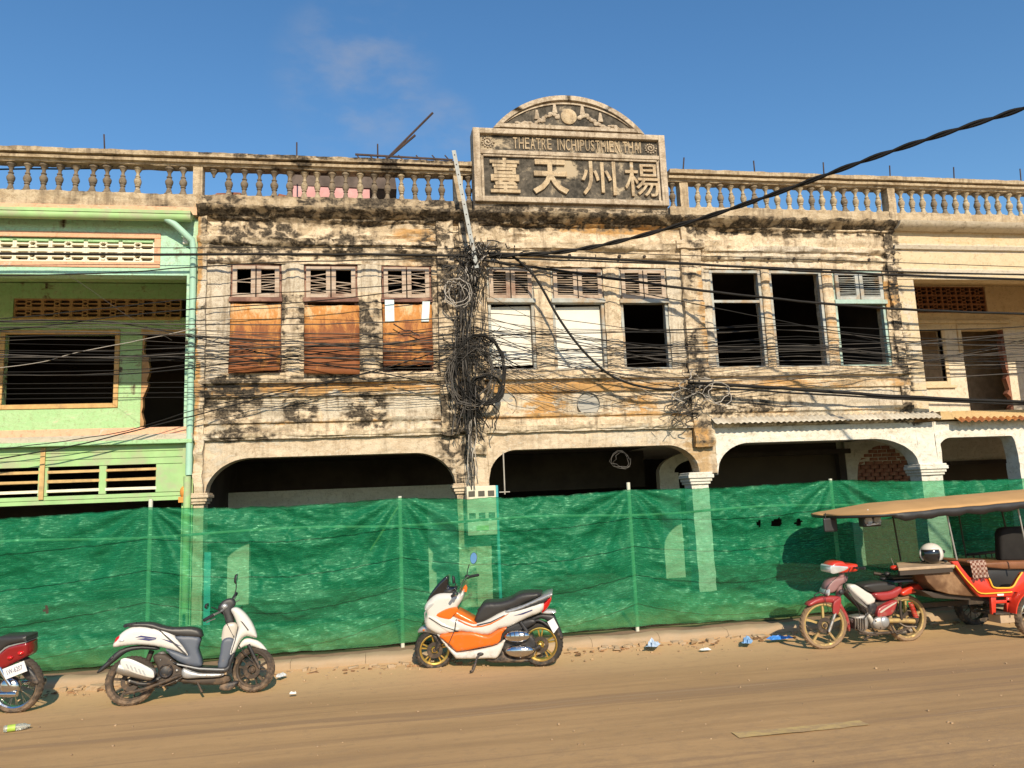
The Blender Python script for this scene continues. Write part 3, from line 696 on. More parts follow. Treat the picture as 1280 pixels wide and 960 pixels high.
# arcade: ceiling, dark deep room, back wall with openings
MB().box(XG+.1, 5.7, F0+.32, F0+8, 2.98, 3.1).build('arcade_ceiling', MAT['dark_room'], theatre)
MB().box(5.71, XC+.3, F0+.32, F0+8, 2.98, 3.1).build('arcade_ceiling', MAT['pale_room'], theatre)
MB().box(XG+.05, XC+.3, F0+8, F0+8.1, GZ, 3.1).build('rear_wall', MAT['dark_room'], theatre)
def bw(par, u0, u1, v0, v1, mat, name, y=YD, t=.2, zb=None, zt=None, **kw):
    x0, x1 = P(u0, 620, y)[0], P(u1, 620, y)[0]; um = (u0+u1)/2
    za = P(um, v1, y)[1] if zb is None else zb; zz = P(um, v0, y)[1] if zt is None else zt
    return relief(name, mat, par, x0, x1, za, zz, y=y, thick=t, cell=.09, rough=.012, **kw)
# bay one: pale door surround
zt1_ = P(420, 611, YD)[1]; zb1_ = P(420, 634, YD)[1]
bw(theatre, 272, 570, 0, 0, MAT['pale_room'], 'door_lintel', zb=zb1_, zt=zt1_)
bw(theatre, 272, 312, 0, 0, MAT['pale_room'], 'door_jamb', zb=GZ, zt=zb1_-.001)
bw(theatre, 534, 570, 0, 0, MAT['pale_room'], 'door_jamb', zb=GZ, zt=zb1_-.001)
# bay two: inner column and arch
bw(theatre, 826, 850, 0, 0, MAT['pale_room'], 'inner_column', zb=GZ, zt=2.42)
# inner arch hood (quarter ring rising from the inner column)
xi0, xi1 = P(826, 620, YD)[0], P(850, 620, YD)[0]
m = MB(); rr = .85
for a in range(10):
    t0, t1 = math.pi-a*.157, math.pi-(a+1)*.157
    def pt(t, r): return (xi0+.9+math.cos(t)*r, 2.42+math.sin(t)*r*.5)
    m.prism([pt(t0, .9), pt(t1, .9), pt(t1, .55), pt(t0, .55)], YD, YD+.2)
m.build('inner_arch', MAT['pale_room'], theatre)
MB().box(XG+.1, xi0-.01, YD+.9, YD+1.0, 2.15, 2.97).build('inner_beam', MAT['dark_room'], theatre)
# bay three: brown wall, dark lintel, pale pier, bricked-up arch
y3 = YD+.1
zz = lambda u, v, y=y3: P(u, v, y)[1]
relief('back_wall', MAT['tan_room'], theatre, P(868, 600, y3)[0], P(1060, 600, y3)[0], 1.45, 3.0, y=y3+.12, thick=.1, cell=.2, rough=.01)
MB().box(P(868, 600, y3)[0], P(1066, 600, y3)[0], y3-.04, y3+.11, zz(960, 570), zz(960, 564)).build('door_head', MAT['dark_room'], theatre)
MB().box(P(1050, 600, y3)[0], P(1058, 600, y3)[0], y3-.04, y3+.11, GZ, zz(960, 570)).build('door_post', MAT['dark_room'], theatre)
xp0, xp1 = P(1060, 600, y3)[0], P(1072, 600, y3)[0]; xq0, xq1 = P(1072, 600, y3)[0], P(1146, 600, y3)[0]
relief('inner_pier', MAT['pale_room'], theatre, xp0, xp1, GZ, 3.0, y=y3, thick=.2, cell=.1, rough=.01)
Ai = arch_fn(xq0, xq1, P(1110, 556, y3)[1], P(1080, 596, y3)[1], (xq1-xq0)*.5, (xq1-xq0)*.5)
relief('inner_arch_wall', MAT['pale_room'], theatre, xq0, xq1, 2.0, 3.0, y=y3, thick=.2, cell=.06, rough=.01, zlo=Ai)
relief('inner_pier', MAT['pale_room'], theatre, xq1, P(1180, 600, y3)[0], GZ, 3.0, y=y3, thick=.2, cell=.1, rough=.01)
MB().box(xq0, xq1, y3+.16, y3+.2, GZ, 3.0).build('mortar_bed', MAT['mortar'], theatre)
bmes = []
for kx in range(3):
    m = MB().box(-.105, .105, -.05, .05, -.036, .036, .006); me = m.mesh('brick'); me.materials.append(MAT['brick']); bmes.append(me)
zrow = 1.95; rr_ = 0
while zrow < Ai((xq0+xq1)/2):
    x = xq0+(.06 if rr_ % 2 else .16)
    while x < xq1-.05:
        if zrow+.03 < Ai(x):
            o = bpy.data.objects.new('brick', random.choice(bmes)); COL.objects.link(o); o.parent = theatre
            o.location = (x, y3+.14+random.uniform(-.012, .008), zrow); o.rotation_euler = (random.uniform(-.03, .03), random.uniform(-.03, .03), random.uniform(-.04, .04))
        x += .235
    zrow += .088; rr_ += 1
MB().box(XC+.2, XE1, F0+8, F0+8.1, GZ, 3.1).build('rear_wall', MAT['dark_room'], creamb)
# pink wall and rubble on the roof behind the balusters
m = MB()
x0, x1 = P(366, 240, F0+.9)[0], P(462, 240, F0+.9)[0]
MB().box(x0, x1, F0+.9, F0+1.05, 7.02, P(400, 233, F0+.9)[1]).build('roof_wall', MAT['pink'], theatre)
MB().box(x0-.1, x1+.5, F0+.86, F0+1.6, P(400, 233, F0+.9)[1]+.0, P(400, 216, F0+.9)[1], .03).build('roof_beam', simple('sooty_beam', (.13, .10, .085), .9, var=.35, scale=3), theatre)
m = MB()
for q in range(50):
    u = random.uniform(268, 360); x, z = P(u, 240, F0+.35)
    s_ = random.uniform(.04, .1); m.cbox((x, F0+.35+random.uniform(-.1, .1), ZB+random.uniform(-.02, .12)*(1 if u < 300 or u > 340 else .5)), (s_*1.8, s_, s_), .02)
m.build('roof_rubble', MAT['rubble'], theatre)
# reinforcing bars standing out of the parapet
for u, v0, v1, lean in ((130, 168, 187, -.03), (371, 178, 198, 0), (472, 180, 202, 0), (855, 197, 214, .06), (942, 201, 217, 0), (1029, 203, 219, .02), (1112, 207, 222, .03), (1192, 209, 225, .04), (1275, 211, 226, .03)):
    x, zt = P(u, v0, F0+.1); par = green if x < XG else (theatre if x < XC else creamb)
    MB().tube([(x-lean, F0+.1, ZR1-.05), (x, F0+.1, zt)], .014, 6).build('reinforcing_bar', MAT['dark_iron'], par)
# ---------- green shophouse ----------
gx0, gx1 = XE0, XG-.004
xr = P(232, 420, F0)[0]         # right edge of the balcony opening
relief('cornice', MAT['peach'], green, gx0, gx1, 7.08, ZL+.05, y=F0, thick=.1, cell=.06, rough=.012, prof=lambda x, z: .12, extra=lambda x, z: (.2*max(0, fbm(x*2, z, 4)+.1), 0, 0))
m = MB()    # gutter
xs_ = [gx0, gx1-.06]
m.tube([(xs_[0], F0-.26, 6.98), (xs_[1], F0-.26, 6.98)], .075, 12); m.box(gx0, gx1-.06, F0-.34, F0-.01, 7.02, 7.075); m.build('gutter', MAT['green_board'], green, smooth=40)
gw_top = 7.08; gz_l = 6.03
vz0, vz1 = P(100, 327, F0)[1], P(100, 297, F0)[1]; vx1 = P(193, 312, F0)[0]
relief('front_wall', MAT['green'], green, gx0, gx1, vz1+.1, gw_top, y=F0, thick=.25, cell=.12, rough=.004)
relief('front_wall', MAT['green'], green, gx0, gx1, gz_l, vz0-.1, y=F0, thick=.25, cell=.12, rough=.004)
relief('front_wall', MAT['green'], green, vx1+.1, gx1, vz0-.1, vz1+.1, y=F0, thick=.25, cell=.12, rough=.004)
m = MB(); m.box(gx0, vx1+.1, F0-.02, F0+.2, vz1, vz1+.1).box(gx0, vx1+.1, F0-.02, F0+.2, vz0-.1, vz0).box(vx1, vx1+.1, F0-.018, F0+.2, vz0, vz1)
m.build('vent_frame', MAT['peach'], green, bevel=.008, seg=1)
MB().box(gx0, vx1, F0+.16, F0+.2, vz0, vz1).build('vent_backing', MAT['tan_room'], green)
def vent_mesh(w, h, d, mat):
    m = MB(); t = w*.055; e = .001
    m.box(-w/2+e, w/2-e, 0, d, -h/2+e, -h/2+t).box(-w/2+e, w/2-e, 0, d, h/2-t, h/2-e).box(-w/2+e, -w/2+t, 0, d, -h/2+t, h/2-t).box(w/2-t, w/2-e, 0, d, -h/2+t, h/2-t)
    cr = h*.22
    for a in range(8):
        p = a*math.pi/4+.39; q = p+math.pi/4
        A = Vector((cr*1.25*math.cos(p), d/2, cr*math.sin(p))); B = Vector((cr*1.25*math.cos(q), d/2, cr*math.sin(q)))
        m.beam(A, B, d*.9, t*.9, (0, 0, 1))
    for sx in (-1, 1):
        m.box(min(sx*cr*1.2, sx*(w/2-t)), max(sx*cr*1.2, sx*(w/2-t)), .004, d-.004, -t*.4, t*.4)
        for sz in (-1, 1):
            m.beam((sx*cr*.9, d/2, sz*cr*.9), (sx*cr*1.25, d/2, sz*(h/2-t*.8)), d*.8, t*1.1)
            m.beam((sx*(w/2-t), d/2, sz*h*.30), (sx*w*.40, d/2, sz*(h/2-t*.9)), d*.8, t*.8)
    me = m.mesh('vent_block'); me.materials.append(mat); return me
def vents(par, x0, x1, z0, z1, nx, nz_, y, mat, d=.1):
    w, h = (x1-x0)/nx, (z1-z0)/nz_; me = vent_mesh(w, h, d, mat)
    for i in range(nx):
        for j in range(nz_):
            o = bpy.data.objects.new('vent_block', me); COL.objects.link(o); o.parent = par; o.location = (x0+w*(i+.5), y, z0+h*(j+.5))
wv = P(193, 312, F0)[0]-P(150, 312, F0)[0]
nv = 8; vents(green, vx1-wv*nv, vx1, vz0, vz1, nv, 2, F0+.02, MAT['white_block'])
relief('pier', MAT['green'], green, xr, gx1, ZSH, gz_l, y=F0, thick=.25, cell=.12, rough=.004)
# recessed wall: sections round the window and the broken doorway
def bz(v, u=100): return P(u, v, YD)[1]
bx = lambda u, v=460: P(u, v, YD)[0]
wx0, wx1, wz0, wz1 = bx(5), bx(143), bz(505, 80), bz(418, 80)
dx0, dx1, dz1 = bx(177), bx(229), bz(418, 200)
g0, g1 = bz(397, 120), bz(373, 120)
floorz = ZSH+.1
def gpanel(x0, x1, z0, z1, **kw): relief('balcony_wall', MAT['green_old'], green, x0, x1, z0, z1, y=YD, thick=.15, cell=.14, rough=.004, **kw)
gpanel(gx0, xr+.3, g1, 6.6); gpanel(gx0, xr+.3, wz1, g0); gpanel(gx0, bx(12), g0, g1)
gpanel(gx0, wx0, floorz, wz1); gpanel(wx0, wx1, floorz, wz0); gpanel(wx1, dx0, floorz, wz1, edge=.0)
nvb = 6; gx_a = bx(12); wvb = bx(86)-bx(50); vents(green, gx_a, gx_a+wvb*nvb, g0, g1, nvb, 2, YD+.03, MAT['tan_block'])
MB().box(gx_a, gx_a+wvb*nvb, YD+.14, YD+.16, g0, g1).build('vent_backing', MAT['dark_room'], green)
m = MB(); m.box(gx_a, gx_a+wvb*nvb, YD-.02, YD+.1, g0-.05, g0).build('vent_sill', MAT['tan_frame'], green)
m = MB(); t = .09
m.box(wx0-t, wx0, YD-.03, YD+.12, wz0-t, wz1+t).box(wx1, wx1+t, YD-.03, YD+.12, wz0-t, wz1+t).box(wx0, wx1, YD-.028, YD+.12, wz0-t, wz0).box(wx0, wx1, YD-.028, YD+.12, wz1, wz1+t)
m.build('window_frame', MAT['tan_frame'], green, bevel=.006, seg=1)
MB().box(dx0-.02, dx1+.1, YD-.03, YD+.12, dz1, dz1+.1).build('door_head', MAT['tan_frame'], green)
# ragged broken edge of the doorway
pts = [(dx0+.01, dz1)]
for q in range(26):
    z = dz1-(dz1-floorz)*q/25; pts.append((dx0+.07+.07*fbm(q*.45, 3., 1.)+(.06 if 12 > q > 4 else -.02), z))
pts.append((dx0-.0, floorz))
pts = [(dx0-.001, dz1)]+pts[1:-1]+[(dx0-.001, floorz)]
MB().prism(pts, YD+.01, YD+.14).build('broken_door_edge', MAT['tan_block'], green)
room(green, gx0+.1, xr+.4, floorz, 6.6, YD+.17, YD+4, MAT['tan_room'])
MB().box(gx0, gx1-.02, F0+.02, YD+.16, 6.62, 6.72).build('balcony_ceiling', MAT['green_old'], green)
MB().box(gx1-.15, gx1-.02, F0+.26, YD, floorz, 6.6).build('side_wall', MAT['green_old'], green)
relief('balcony_edge', MAT['peach'], green, gx0, gx1-.0, ZSH+.05, ZSH+.26, y=F0-.02, thick=2.5, cell=.1, rough=.006, prof=steps([(ZSH+.05, .1), (ZSH+.14, .12), (ZSH+.15, .05), (ZSH+.26, .04)]), kz=(ZSH+.14, ZSH+.15), extra=lambda x, z: (0, 0, 1. if z < ZSH+.145 else 0))
MB().box(gx0, gx1, F0-.16, F0+.1, ZSH-.02, ZSH+.045).build('ledge_lip', MAT['green_old'], green, bevel=.01)
# green boarded strip with three slatted openings
bz0 = 2.2; ops = [(-34, 48), (60, 124), (133, 195)]
oz0, oz1 = P(100, 619, F0)[1], P(100, 583, F0)[1]
ex = [gx0]
m = MB(); yb = F0-.02
ox = [(P(a, 600, F0)[0], P(b, 600, F0)[0]) for a, b in ops]
nb = 5
def board(x0, x1, z0, z1, nb):
    for q in range(nb):
        a = z0+(z1-z0)*q/nb; b = z0+(z1-z0)*(q+1)/nb
        MB().box(x0, x1, yb+random.uniform(-.004, .004), yb+.05, a+.004, b-.003).build('board', MAT['green_board'], green, bevel=.003, seg=1)
board(gx0, gx1-.15, oz1, ZSH-.02, 3); board(gx0, gx1-.15, bz0, oz0, 2)
prev = gx0
for a, b in ox+[(gx1-.15, 0)]:
    board(prev, a, oz0, oz1, 1 if a-prev < .5 else 4); prev = b
for a, b in ox:
    for q in range(3):
        z = oz0+(oz1-oz0)*(q+.35)/3
        MB().box(a-.01, b+.01, yb-.0, yb+.10, z, z+.045, .004).build('vent_slat', MAT['white_block'] if q < 1 else MAT['tan_frame'], green)
xx = P(54, 590, F0)[0]; MB().box(xx-.035, xx+.035, yb-.03, yb-.002, oz0-.05, ZSH-.03).build('batten', MAT['tan_frame'], green)
MB().box(gx0, gx1-.05, F0+.4, F0+3, bz0+.02, bz0+.1).build('shop_ceiling', MAT['dark_room'], green)
MB().box(gx0, gx1-.02, F0+3, F0+3.1, GZ, ZSH).build('shop_back_wall', MAT['dark_room'], green)
relief('column', MAT['green_board'], green, gx1-.17, gx1-.0, GZ, ZSH-.02, y=F0-.03, thick=.35, cell=.1, rough=.004)
m = MB(); m.ell((gx1-.12, F0-.08, P(232, 615, F0)[1]), (.07, .06, .10), 10, 8); m.box(gx1-.20, gx1-.04, F0-.12, F0-.03, P(232, 628, F0)[1], P(232, 621, F0)[1]); m.build('capital', MAT['orange_paint'], green, smooth=50)
m = MB(); px_ = gx1-.05; m.tube([(px_-.42, F0-.26, 6.95), (px_-.28, F0-.25, 6.86), (px_-.02, F0-.14, 6.62), (px_, F0-.10, 6.45), (px_, F0-.10, 2.6)], .055, 10); m.build('downpipe', MAT['pipe_green'], green, smooth=60)
m = MB(); m.tube([(px_-.02, F0-.10, 2.58), (px_-.02, F0-.10, GZ)], .06, 10); m.build('downpipe', MAT['green_board'], green, smooth=60)
m = MB(); x = P(262, 700, F0)[0]; m.box(x-.07, x+.03, F0-.06, F0-.02, GZ, P(262, 690, F0)[1]).build('blue_pipe', MAT['teal_pipe'], theatre)
m = MB(); x, z = P(233, 300, F0); m.box(x-.045, x+.045, F0-.07, F0-.002, z-.09, z+.09).build('lamp_box', MAT['white_sheet'], green, bevel=.01)
# ---------- cream shophouse ----------
cxl = XC+.004; cpx1 = P(1157, 480, F0)[0]
relief('cornice', MAT['cream_white'], creamb, cxl, XE1, ZL-.08, ZL+.05, y=F0, thick=.1, cell=.07, rough=.008, prof=steps([(ZL-.08, .2), (ZL-.02, .3), (ZL+.05, .34)]), extra=lambda x, z: (.45, 0, 0))
relief('frieze', MAT['cream'], creamb, cxl, XE1, 6.08, ZL-.08, y=F0, thick=.25, cell=.07, rough=.006,
       prof=steps([(6.08, .02), (6.2, .02), (6.21, .06), (6.27, .07), (6.28, .0), (6.7, .0), (6.71, .06), (6.78, .09), (6.79, .02), (7.0, .03)]), kz=(6.2, 6.21, 6.27, 6.28, 6.7, 6.71, 6.78, 6.79),
       extra=lambda x, z: (.3 if z > 6.95 and x < 12 else 0, .3 if z > 6.8 else 0, .9 if (6.68 < z < 6.8 or 6.19 < z < 6.29) else 0))
relief('pier', MAT['cream'], creamb, cxl, cpx1, ZSH+.2, 6.08, y=F0, thick=.25, cell=.08, rough=.005, prof=lambda x, z: .01, extra=lambda x, z: (0, 0, .3))
relief('pier', MAT['cream'], creamb, 15.2, 15.6, ZSH+.2, 6.08, y=F0, thick=.25, cell=.08, rough=.005)
# recessed wall
Y4 = F0+2.2
cx_ = lambda u, v=450: P(u, v, Y4)[0]; cz_ = lambda v, u=1200: P(u, v, Y4)[1]
vg0, vg1, vgx0, vgx1 = cz_(391), cz_(358), cx_(1124, 375), cx_(1233, 375)
cz0 = ZSH+.2
w0, w1, wz0_, wz1_ = cx_(1150), cx_(1180), cz_(477, 1165), cz_(413, 1165)
d0, d1, dzt = cx_(1205), cx_(1259), cz_(412, 1230)
def cpanel(x0, x1, z0, z1, mat='cream_white', **kw): relief('balcony_wall', MAT[mat], creamb, x0, x1, z0, z1, y=Y4, thick=.15, cell=.14, rough=.004, **kw)
cpanel(cxl, vgx1, vg1, 6.6, 'cream'); cpanel(vgx1, XE1, dzt, 6.6, 'cream'); cpanel(cxl, vgx1, wz1_, vg0, 'cream')
cpanel(cxl, w0, cz0, wz1_); cpanel(w0, w1, cz0, wz0_); cpanel(w1, d0, cz0, wz1_); cpanel(d1, XE1, cz0, dzt, 'cream_white')
vents(creamb, vgx0, vgx1, vg0, vg1, 6, 3, Y4+.03, MAT['brown_block'])
MB().box(vgx0, vgx1, Y4+.14, Y4+.16, vg0, vg1).build('vent_backing', MAT['dark_room'], creamb)
MB().box(cxl, 15, Y4-.06, Y4-.002, wz1_+.16, wz1_+.24).build('moulding', MAT['cream'], creamb, bevel=.01)
m = MB(); t = .09; m.box(w1, w1+t, Y4-.03, Y4+.1, wz0_-t, wz1_+t).box(w0-t, w0, Y4-.03, Y4+.1, wz0_-t, wz1_+t).box(w0, w1, Y4-.028, Y4+.1, wz0_-t, wz0_).box(w0, w1, Y4-.028, Y4+.1, wz1_, wz1_+t).box(w0-.12, w1+.2, Y4-.06, Y4-.03, wz0_-.16, wz0_-.09)
m.build('window_frame', MAT['cream'], creamb, bevel=.006, seg=1)
m = MB(); m.box(d0-.1, d1+.12, Y4-.03, Y4+.1, dzt, dzt+.12).box(d0-.1, d0, Y4-.032, Y4+.1, dzt-.55, dzt); m.build('door_head', MAT['cream'], creamb, bevel=.006, seg=1)
pts = [(d1+.001, dzt)]+[(d1-.05-.10*fbm(q*.4, 9., 1.)-(.02 if q < 8 else -.0), dzt-(dzt-cz0)*q/24) for q in range(25)]+[(d1+.001, cz0)]
MB().prism(pts, Y4+.01, Y4+.14).build('broken_door_edge', MAT['brick'], creamb)
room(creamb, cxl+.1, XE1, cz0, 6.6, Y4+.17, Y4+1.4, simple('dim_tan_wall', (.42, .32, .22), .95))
MB().box(cxl, XE1, F0+.05, Y4+.16, 6.61, 6.7).build('balcony_ceiling', MAT['cream'], creamb)
MB().box(cxl, cxl+.08, F0+.26, Y4, cz0, 6.6).build('side_wall', MAT['cream'], creamb)
relief('balcony_edge', MAT['cream'], creamb, P(1168, 510, F0)[0], XE1, ZSH+.04, ZSH+.2, y=F0-.15, thick=2.5, cell=.1, rough=.008, extra=lambda x, z: (0, .9, 0))
corrugated(creamb, P(1186, 525, F0)[0], XE1, ZSH+.06, ZSH-.02, F0-.14, F0-.26, MAT['rust'], .15)
ca0, ca1 = P(1174, 590, F0)[0], P(1276, 590, F0)[0]
A4 = arch_fn(ca0, ca1, 2.84, 2.45, .35, .12)
archwall('arch_wall', MAT['white_arch'], creamb, xr1+.02, ca0, lambda x: 2.2)
archwall('arch_wall', MAT['white_arch'], creamb, ca0, ca1, A4)
archwall('arch_wall', MAT['white_arch'], creamb, ca1, XE1, lambda x: 2.3)
column('column', MAT['white_arch'], creamb, ca1, ca1+.4, z1=2.3)
MB().box(ca0-.4, XE1, F0+.33, F0+4, 2.98, 3.1).build('arcade_ceiling', MAT['pale_room'], creamb)
relief('back_wall', MAT['pale_room'], creamb, ca0-.42, XE1, 2.45, 3.0, y=YD+.2, thick=.1, cell=.3, rough=.01)
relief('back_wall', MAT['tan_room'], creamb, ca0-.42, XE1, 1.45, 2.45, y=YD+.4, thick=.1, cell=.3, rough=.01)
MB().box(P(1190, 570, YD)[0], P(1262, 570, YD)[0], YD+.1, YD+.19, 2.36, 2.45).build('door_head', MAT['dark_room'], creamb)
# end caps and plain outer walls so that the row is solid from the side
MB().box(XE0-.1, XE0, F0, F0+8, GZ, 7.1).build('end_wall', MAT['green_old'], green)
MB().box(XE1, XE1+.1, F0, F0+8, GZ, 7.1).build('end_wall', MAT['cream'], creamb)
MB().box(XG-.002, XG+.10, F0+.31, F0+8, GZ, 6.9).build('party_wall', MAT['dark_room'], theatre)
MB().box(XC-.11, XC-.002, F0+.31, F0+8, 3.1, 6.9).build('party_wall', MAT['dark_room'], theatre)
# ================= ground, kerb, net =================
k = NT('dusty_road'); a = k.noise(.5, 6, .6, (.25, 1, 1)); b = k.noise(2.2, 8, .7, (.12, 1.6, 1)); f = k.noise(60, 4, .7); st = k.noise(3.2, 6, .6, (.02, 1, 1), dist=.5)
pb = k.noise(9, 7, .75, (.6, 1, 1))
c_ = k.mix(k.ramp(k.math('MULTIPLY_ADD', b, .6, k.math('MULTIPLY', a, .5)), .42, .66), (.34, .215, .105), (.44, .28, .135))
c_ = k.mix(k.ramp(st, .52, .64), c_, (.29, .185, .10))
c_ = k.mix(k.math('MULTIPLY', k.ramp(st, .60, .72), .6), c_, (.46, .32, .18))
sp = k.n('ShaderNodeSeparateXYZ'); k.l(k.tc.outputs['Object'], sp.inputs[0])
# dust lies thicker towards the kerb, greyer asphalt in the lanes
c_ = k.mix(k.ramp(sp.outputs[1], 8.2, 9.6), c_, (.52, .34, .175))
c_ = k.mix(k.math('MULTIPLY', k.ramp(k.math('MULTIPLY_ADD', pb, 1., k.ramp(sp.outputs[1], 7.4, 3.5, -.0, .22)), .50, .72), .42), c_, (.26, .175, .105))
c_ = k.mix(k.math('MULTIPLY', k.ramp(f, .52, .75), .3), c_, (.46, .33, .21))
MAT['road'] = k.bsdf(c_, .93, 0, k.math('ADD', f, k.math('MULTIPLY', pb, 1.5)), .45, .006, .2)
k = NT('dirt'); a = k.noise(1.5, 8, .7); f = k.noise(30, 5, .7)
c_ = k.mix(k.ramp(a, .35, .68), (.36, .23, .13), (.48, .34, .21)); c_ = k.mix(k.math('MULTIPLY', k.ramp(f, .5, .75), .5), c_, (.16, .10, .06))
MAT['dirt'] = k.bsdf(c_, .95, 0, k.math('ADD', a, f), .6, .02, .1)
KY = 9.97          # kerb face
def sheet(name, x0, x1, y0, y1, nx, ny, zf, mat, parent=None):
    vs = [(x0+(x1-x0)*i/nx, y0+(y1-y0)*j/ny, 0) for i in range(nx+1) for j in range(ny+1)]
    vs = [(x, y, zf(x, y)) for x, y, _ in vs]
    fs = [(i*(ny+1)+j, (i+1)*(ny+1)+j, (i+1)*(ny+1)+j+1, i*(ny+1)+j+1) for i in range(nx) for j in range(ny)]
    me = bpy.data.meshes.new(name); me.from_pydata(vs, [], fs); me.shade_smooth()
    return put(name, me, parent, mat)
tag(sheet('ground', -600, 600, -600, 600, 8, 8, lambda x, y: -.03, MAT['dirt']), kind='structure')
tag(sheet('road', -30, 40, -6, KY+.05, 280, 64, lambda x, y: .012*fbm(x*.5, y*1.2, 2)+(.07*max(0, (y-9.35)/.65)**2), MAT['road']), kind='structure')
pav = tag(sheet('pavement', -30, 40, KY+.12, 23, 280, 60, lambda x, y: GZ-.01+.02*fbm(x*1.5, y*1.5, 5), simple('dusty_pavement', (.25, .17, .105), .95, var=.2, scale=2)), kind='structure')
tag(sheet('arcade_floor_shade', -9.5, 16, 10.56, 23, 60, 30, lambda x, y: GZ+.035, simple('shade_dark_floor', (.06, .05, .038), .95, var=.3, scale=2)), kind='structure')  # near-black sheet over the pavement paints the shade behind the net
kerb = tag(empty('kerb', (0, 0, 0)), kind='structure')
xx = -9.5
MAT['kerb'] = simple('dusty_kerb_stone', (.42, .33, .23), .95, var=.2, scale=3, dirt=(.36, .26, .16), dirtamt=.75, bs=.5)
while xx < 16:
    w = random.uniform(.85, 1.05); m = MB()
    n = 10; vs = []; prof = [(KY+.01, -.02), (KY+.0, .10), (KY+.015, GZ-.015), (KY+.05, GZ+.005), (KY+.20, GZ+.01), (KY+.20, -.02)]
    for i in range(n+1):
        x = xx+.002+(w-.004)*i/n
        for y, z in prof: vs.append((x, y+.03*fbm(x*1.7, z*4, 1)+.012*fbm(x*8, z*9, 1), z+.022*fbm(x*2.3, y*3, 2)*(1 if z > 0 else 0)))
    q = len(prof); fs = [(i*q+j, (i+1)*q+j, (i+1)*q+j+1, i*q+j+1) for i in range(n) for j in range(q-1)]+[tuple(range(q)), tuple(range((n+1)*q-1, n*q-1, -1))]
    m.add(vs, fs); o = m.build('kerb_stone', MAT['kerb'], kerb, smooth=50); xx += w
# yellow lane dash, worn
k = NT('worn_yellow_paint'); a = k.noise(12, 6, .7, (.6, 1, 1))
MAT['yellow'] = k.bsdf(k.mix(k.ramp(a, .38, .62), (.50, .36, .15), (.38, .26, .14)), .9, 0, a, .2, .003)
def strip(x0, x1, y0, y1, n=40):
    zf = lambda x, y: .012*fbm(x*.5, y*1.2, 2)+.008
    vs = []; 
    for i in range(n+1):
        x = x0+(x1-x0)*i/n; e = .012
        for t in range(4):
            y = y0+(y1-y0)*t/3+(e*fbm(x*9, t*3.) if t in (0, 3) else 0); vs.append((x, y, zf(x, y)))
    fs = [(i*4+j, (i+1)*4+j, (i+1)*4+j+1, i*4+j+1) for i in range(n) for j in range(3)]
    me = bpy.data.meshes.new('lane_marking'); me.from_pydata(vs, [], fs); return me
for i, x in enumerate((2.83-4.2*2, 2.83-4.2, 2.83, 2.83+4.2, 2.83+8.4)):
    tag(put('lane_marking', strip(x, x+1.16, 6.17, 6.31), None, MAT['yellow']), kind='structure')
# pebbles and grit along the kerb and the road: nobody could count them
m = MB(); rr = random.Random(3)
for q in range(900):
    x = rr.uniform(-6, 12); y = KY-abs(rr.gauss(0, .22))-.02 if q % 3 else rr.uniform(4, KY-.1); s = rr.uniform(.006, .02)*(1 if q % 3 else .6)
    m.cbox((x, y, .03*max(0, (y-9.35)/.6)+s*.5), (s*rr.uniform(1, 2), s*1.3, s), s*.3)
tag(m.build('grit', simple('grit', (.36, .25, .15), .95, var=.4, scale=9)), kind='stuff', label='grit and small stones scattered along the kerb foot')
m = MB()
for q in range(420):
    x = rr.uniform(-6, 10); y = KY-.04-abs(rr.gauss(0, .10)); s = rr.uniform(.015, .045)
    m.cbox((x, y, .04+s*.15), (s*rr.uniform(1, 1.8), s*.7, s*.3), s*.25)
tag(m.build('dead_leaves', simple('dead_leaves', (.27, .15, .075), .95, var=.5, scale=9)), kind='stuff', label='dry brown leaf litter lying in the gutter')
m = MB()
for q in range(150):
    x = rr.uniform(-6, 10) if q % 2 else rr.choice([-3.2, -2.9, .1, 3.1, 4.4, 5.0])+rr.gauss(0, .25); y = KY-.02-abs(rr.gauss(0, .07)); s = rr.uniform(.02, .07)
    m.cbox((x, y, .045+s*.2), (s*rr.uniform(1, 2.2), s*.9, s*.6), s*.28)
tag(m.build('kerb_rubble', MAT['kerb']), kind='stuff', label='broken bits of concrete and dried earth at the foot of the kerb')
# litter
def scrap(name, lab, cat, u, v, sx, sy, col, h=.03, zz_=.02):
    t = (zz_-CAM.z)/((_f+_rt*((u-640)/FPX)-_up*((v-480)/FPX)).z); d = (_f+_rt*((u-640)/FPX)-_up*((v-480)/FPX))*t
    n = 7; vs = []; fs = []
    for i in range(n+1):
        for j in range(n+1):
            a, b = i/n-.5, j/n-.5; e = 1+.25*fbm(i*.9, j*.9, u)
            vs.append((a*sx*e, b*sy*e, max(.0, h*(.5+fbm(i*.8, j*.8, u*.1)))*(1-(2*a)**4)*(1-(2*b)**4)))
    for i in range(n):
        for j in range(n): fs.append((i*(n+1)+j, (i+1)*(n+1)+j, (i+1)*(n+1)+j+1, i*(n+1)+j+1))
    me = bpy.data.meshes.new(name); me.from_pydata(vs, [], fs)
    o = put(name, me, None, simple(name+str(u), col, .4, var=.1)); o.location = (d.x, d.y, zz_+.01); o.rotation_euler = (0, 0, u % 3)
    return tag(o, lab, cat)
scrap('plastic_bag', 'crumpled pale blue plastic bag on the kerb foot, middle of the road edge', 'plastic bag', 817, 807, .26, .14, (.42, .52, .66), .07, .08)
scrap('plastic_bag', 'blue plastic wrapper lying between the pale bag and the red motorcycle', 'plastic bag', 934, 803, .24, .12, (.20, .36, .60), .06, .06)
scrap('plastic_bag', 'bright blue plastic bag scrap close beside the red motorcycle front wheel', 'plastic bag', 975, 799, .30, .12, (.05, .22, .62), .06, .06)
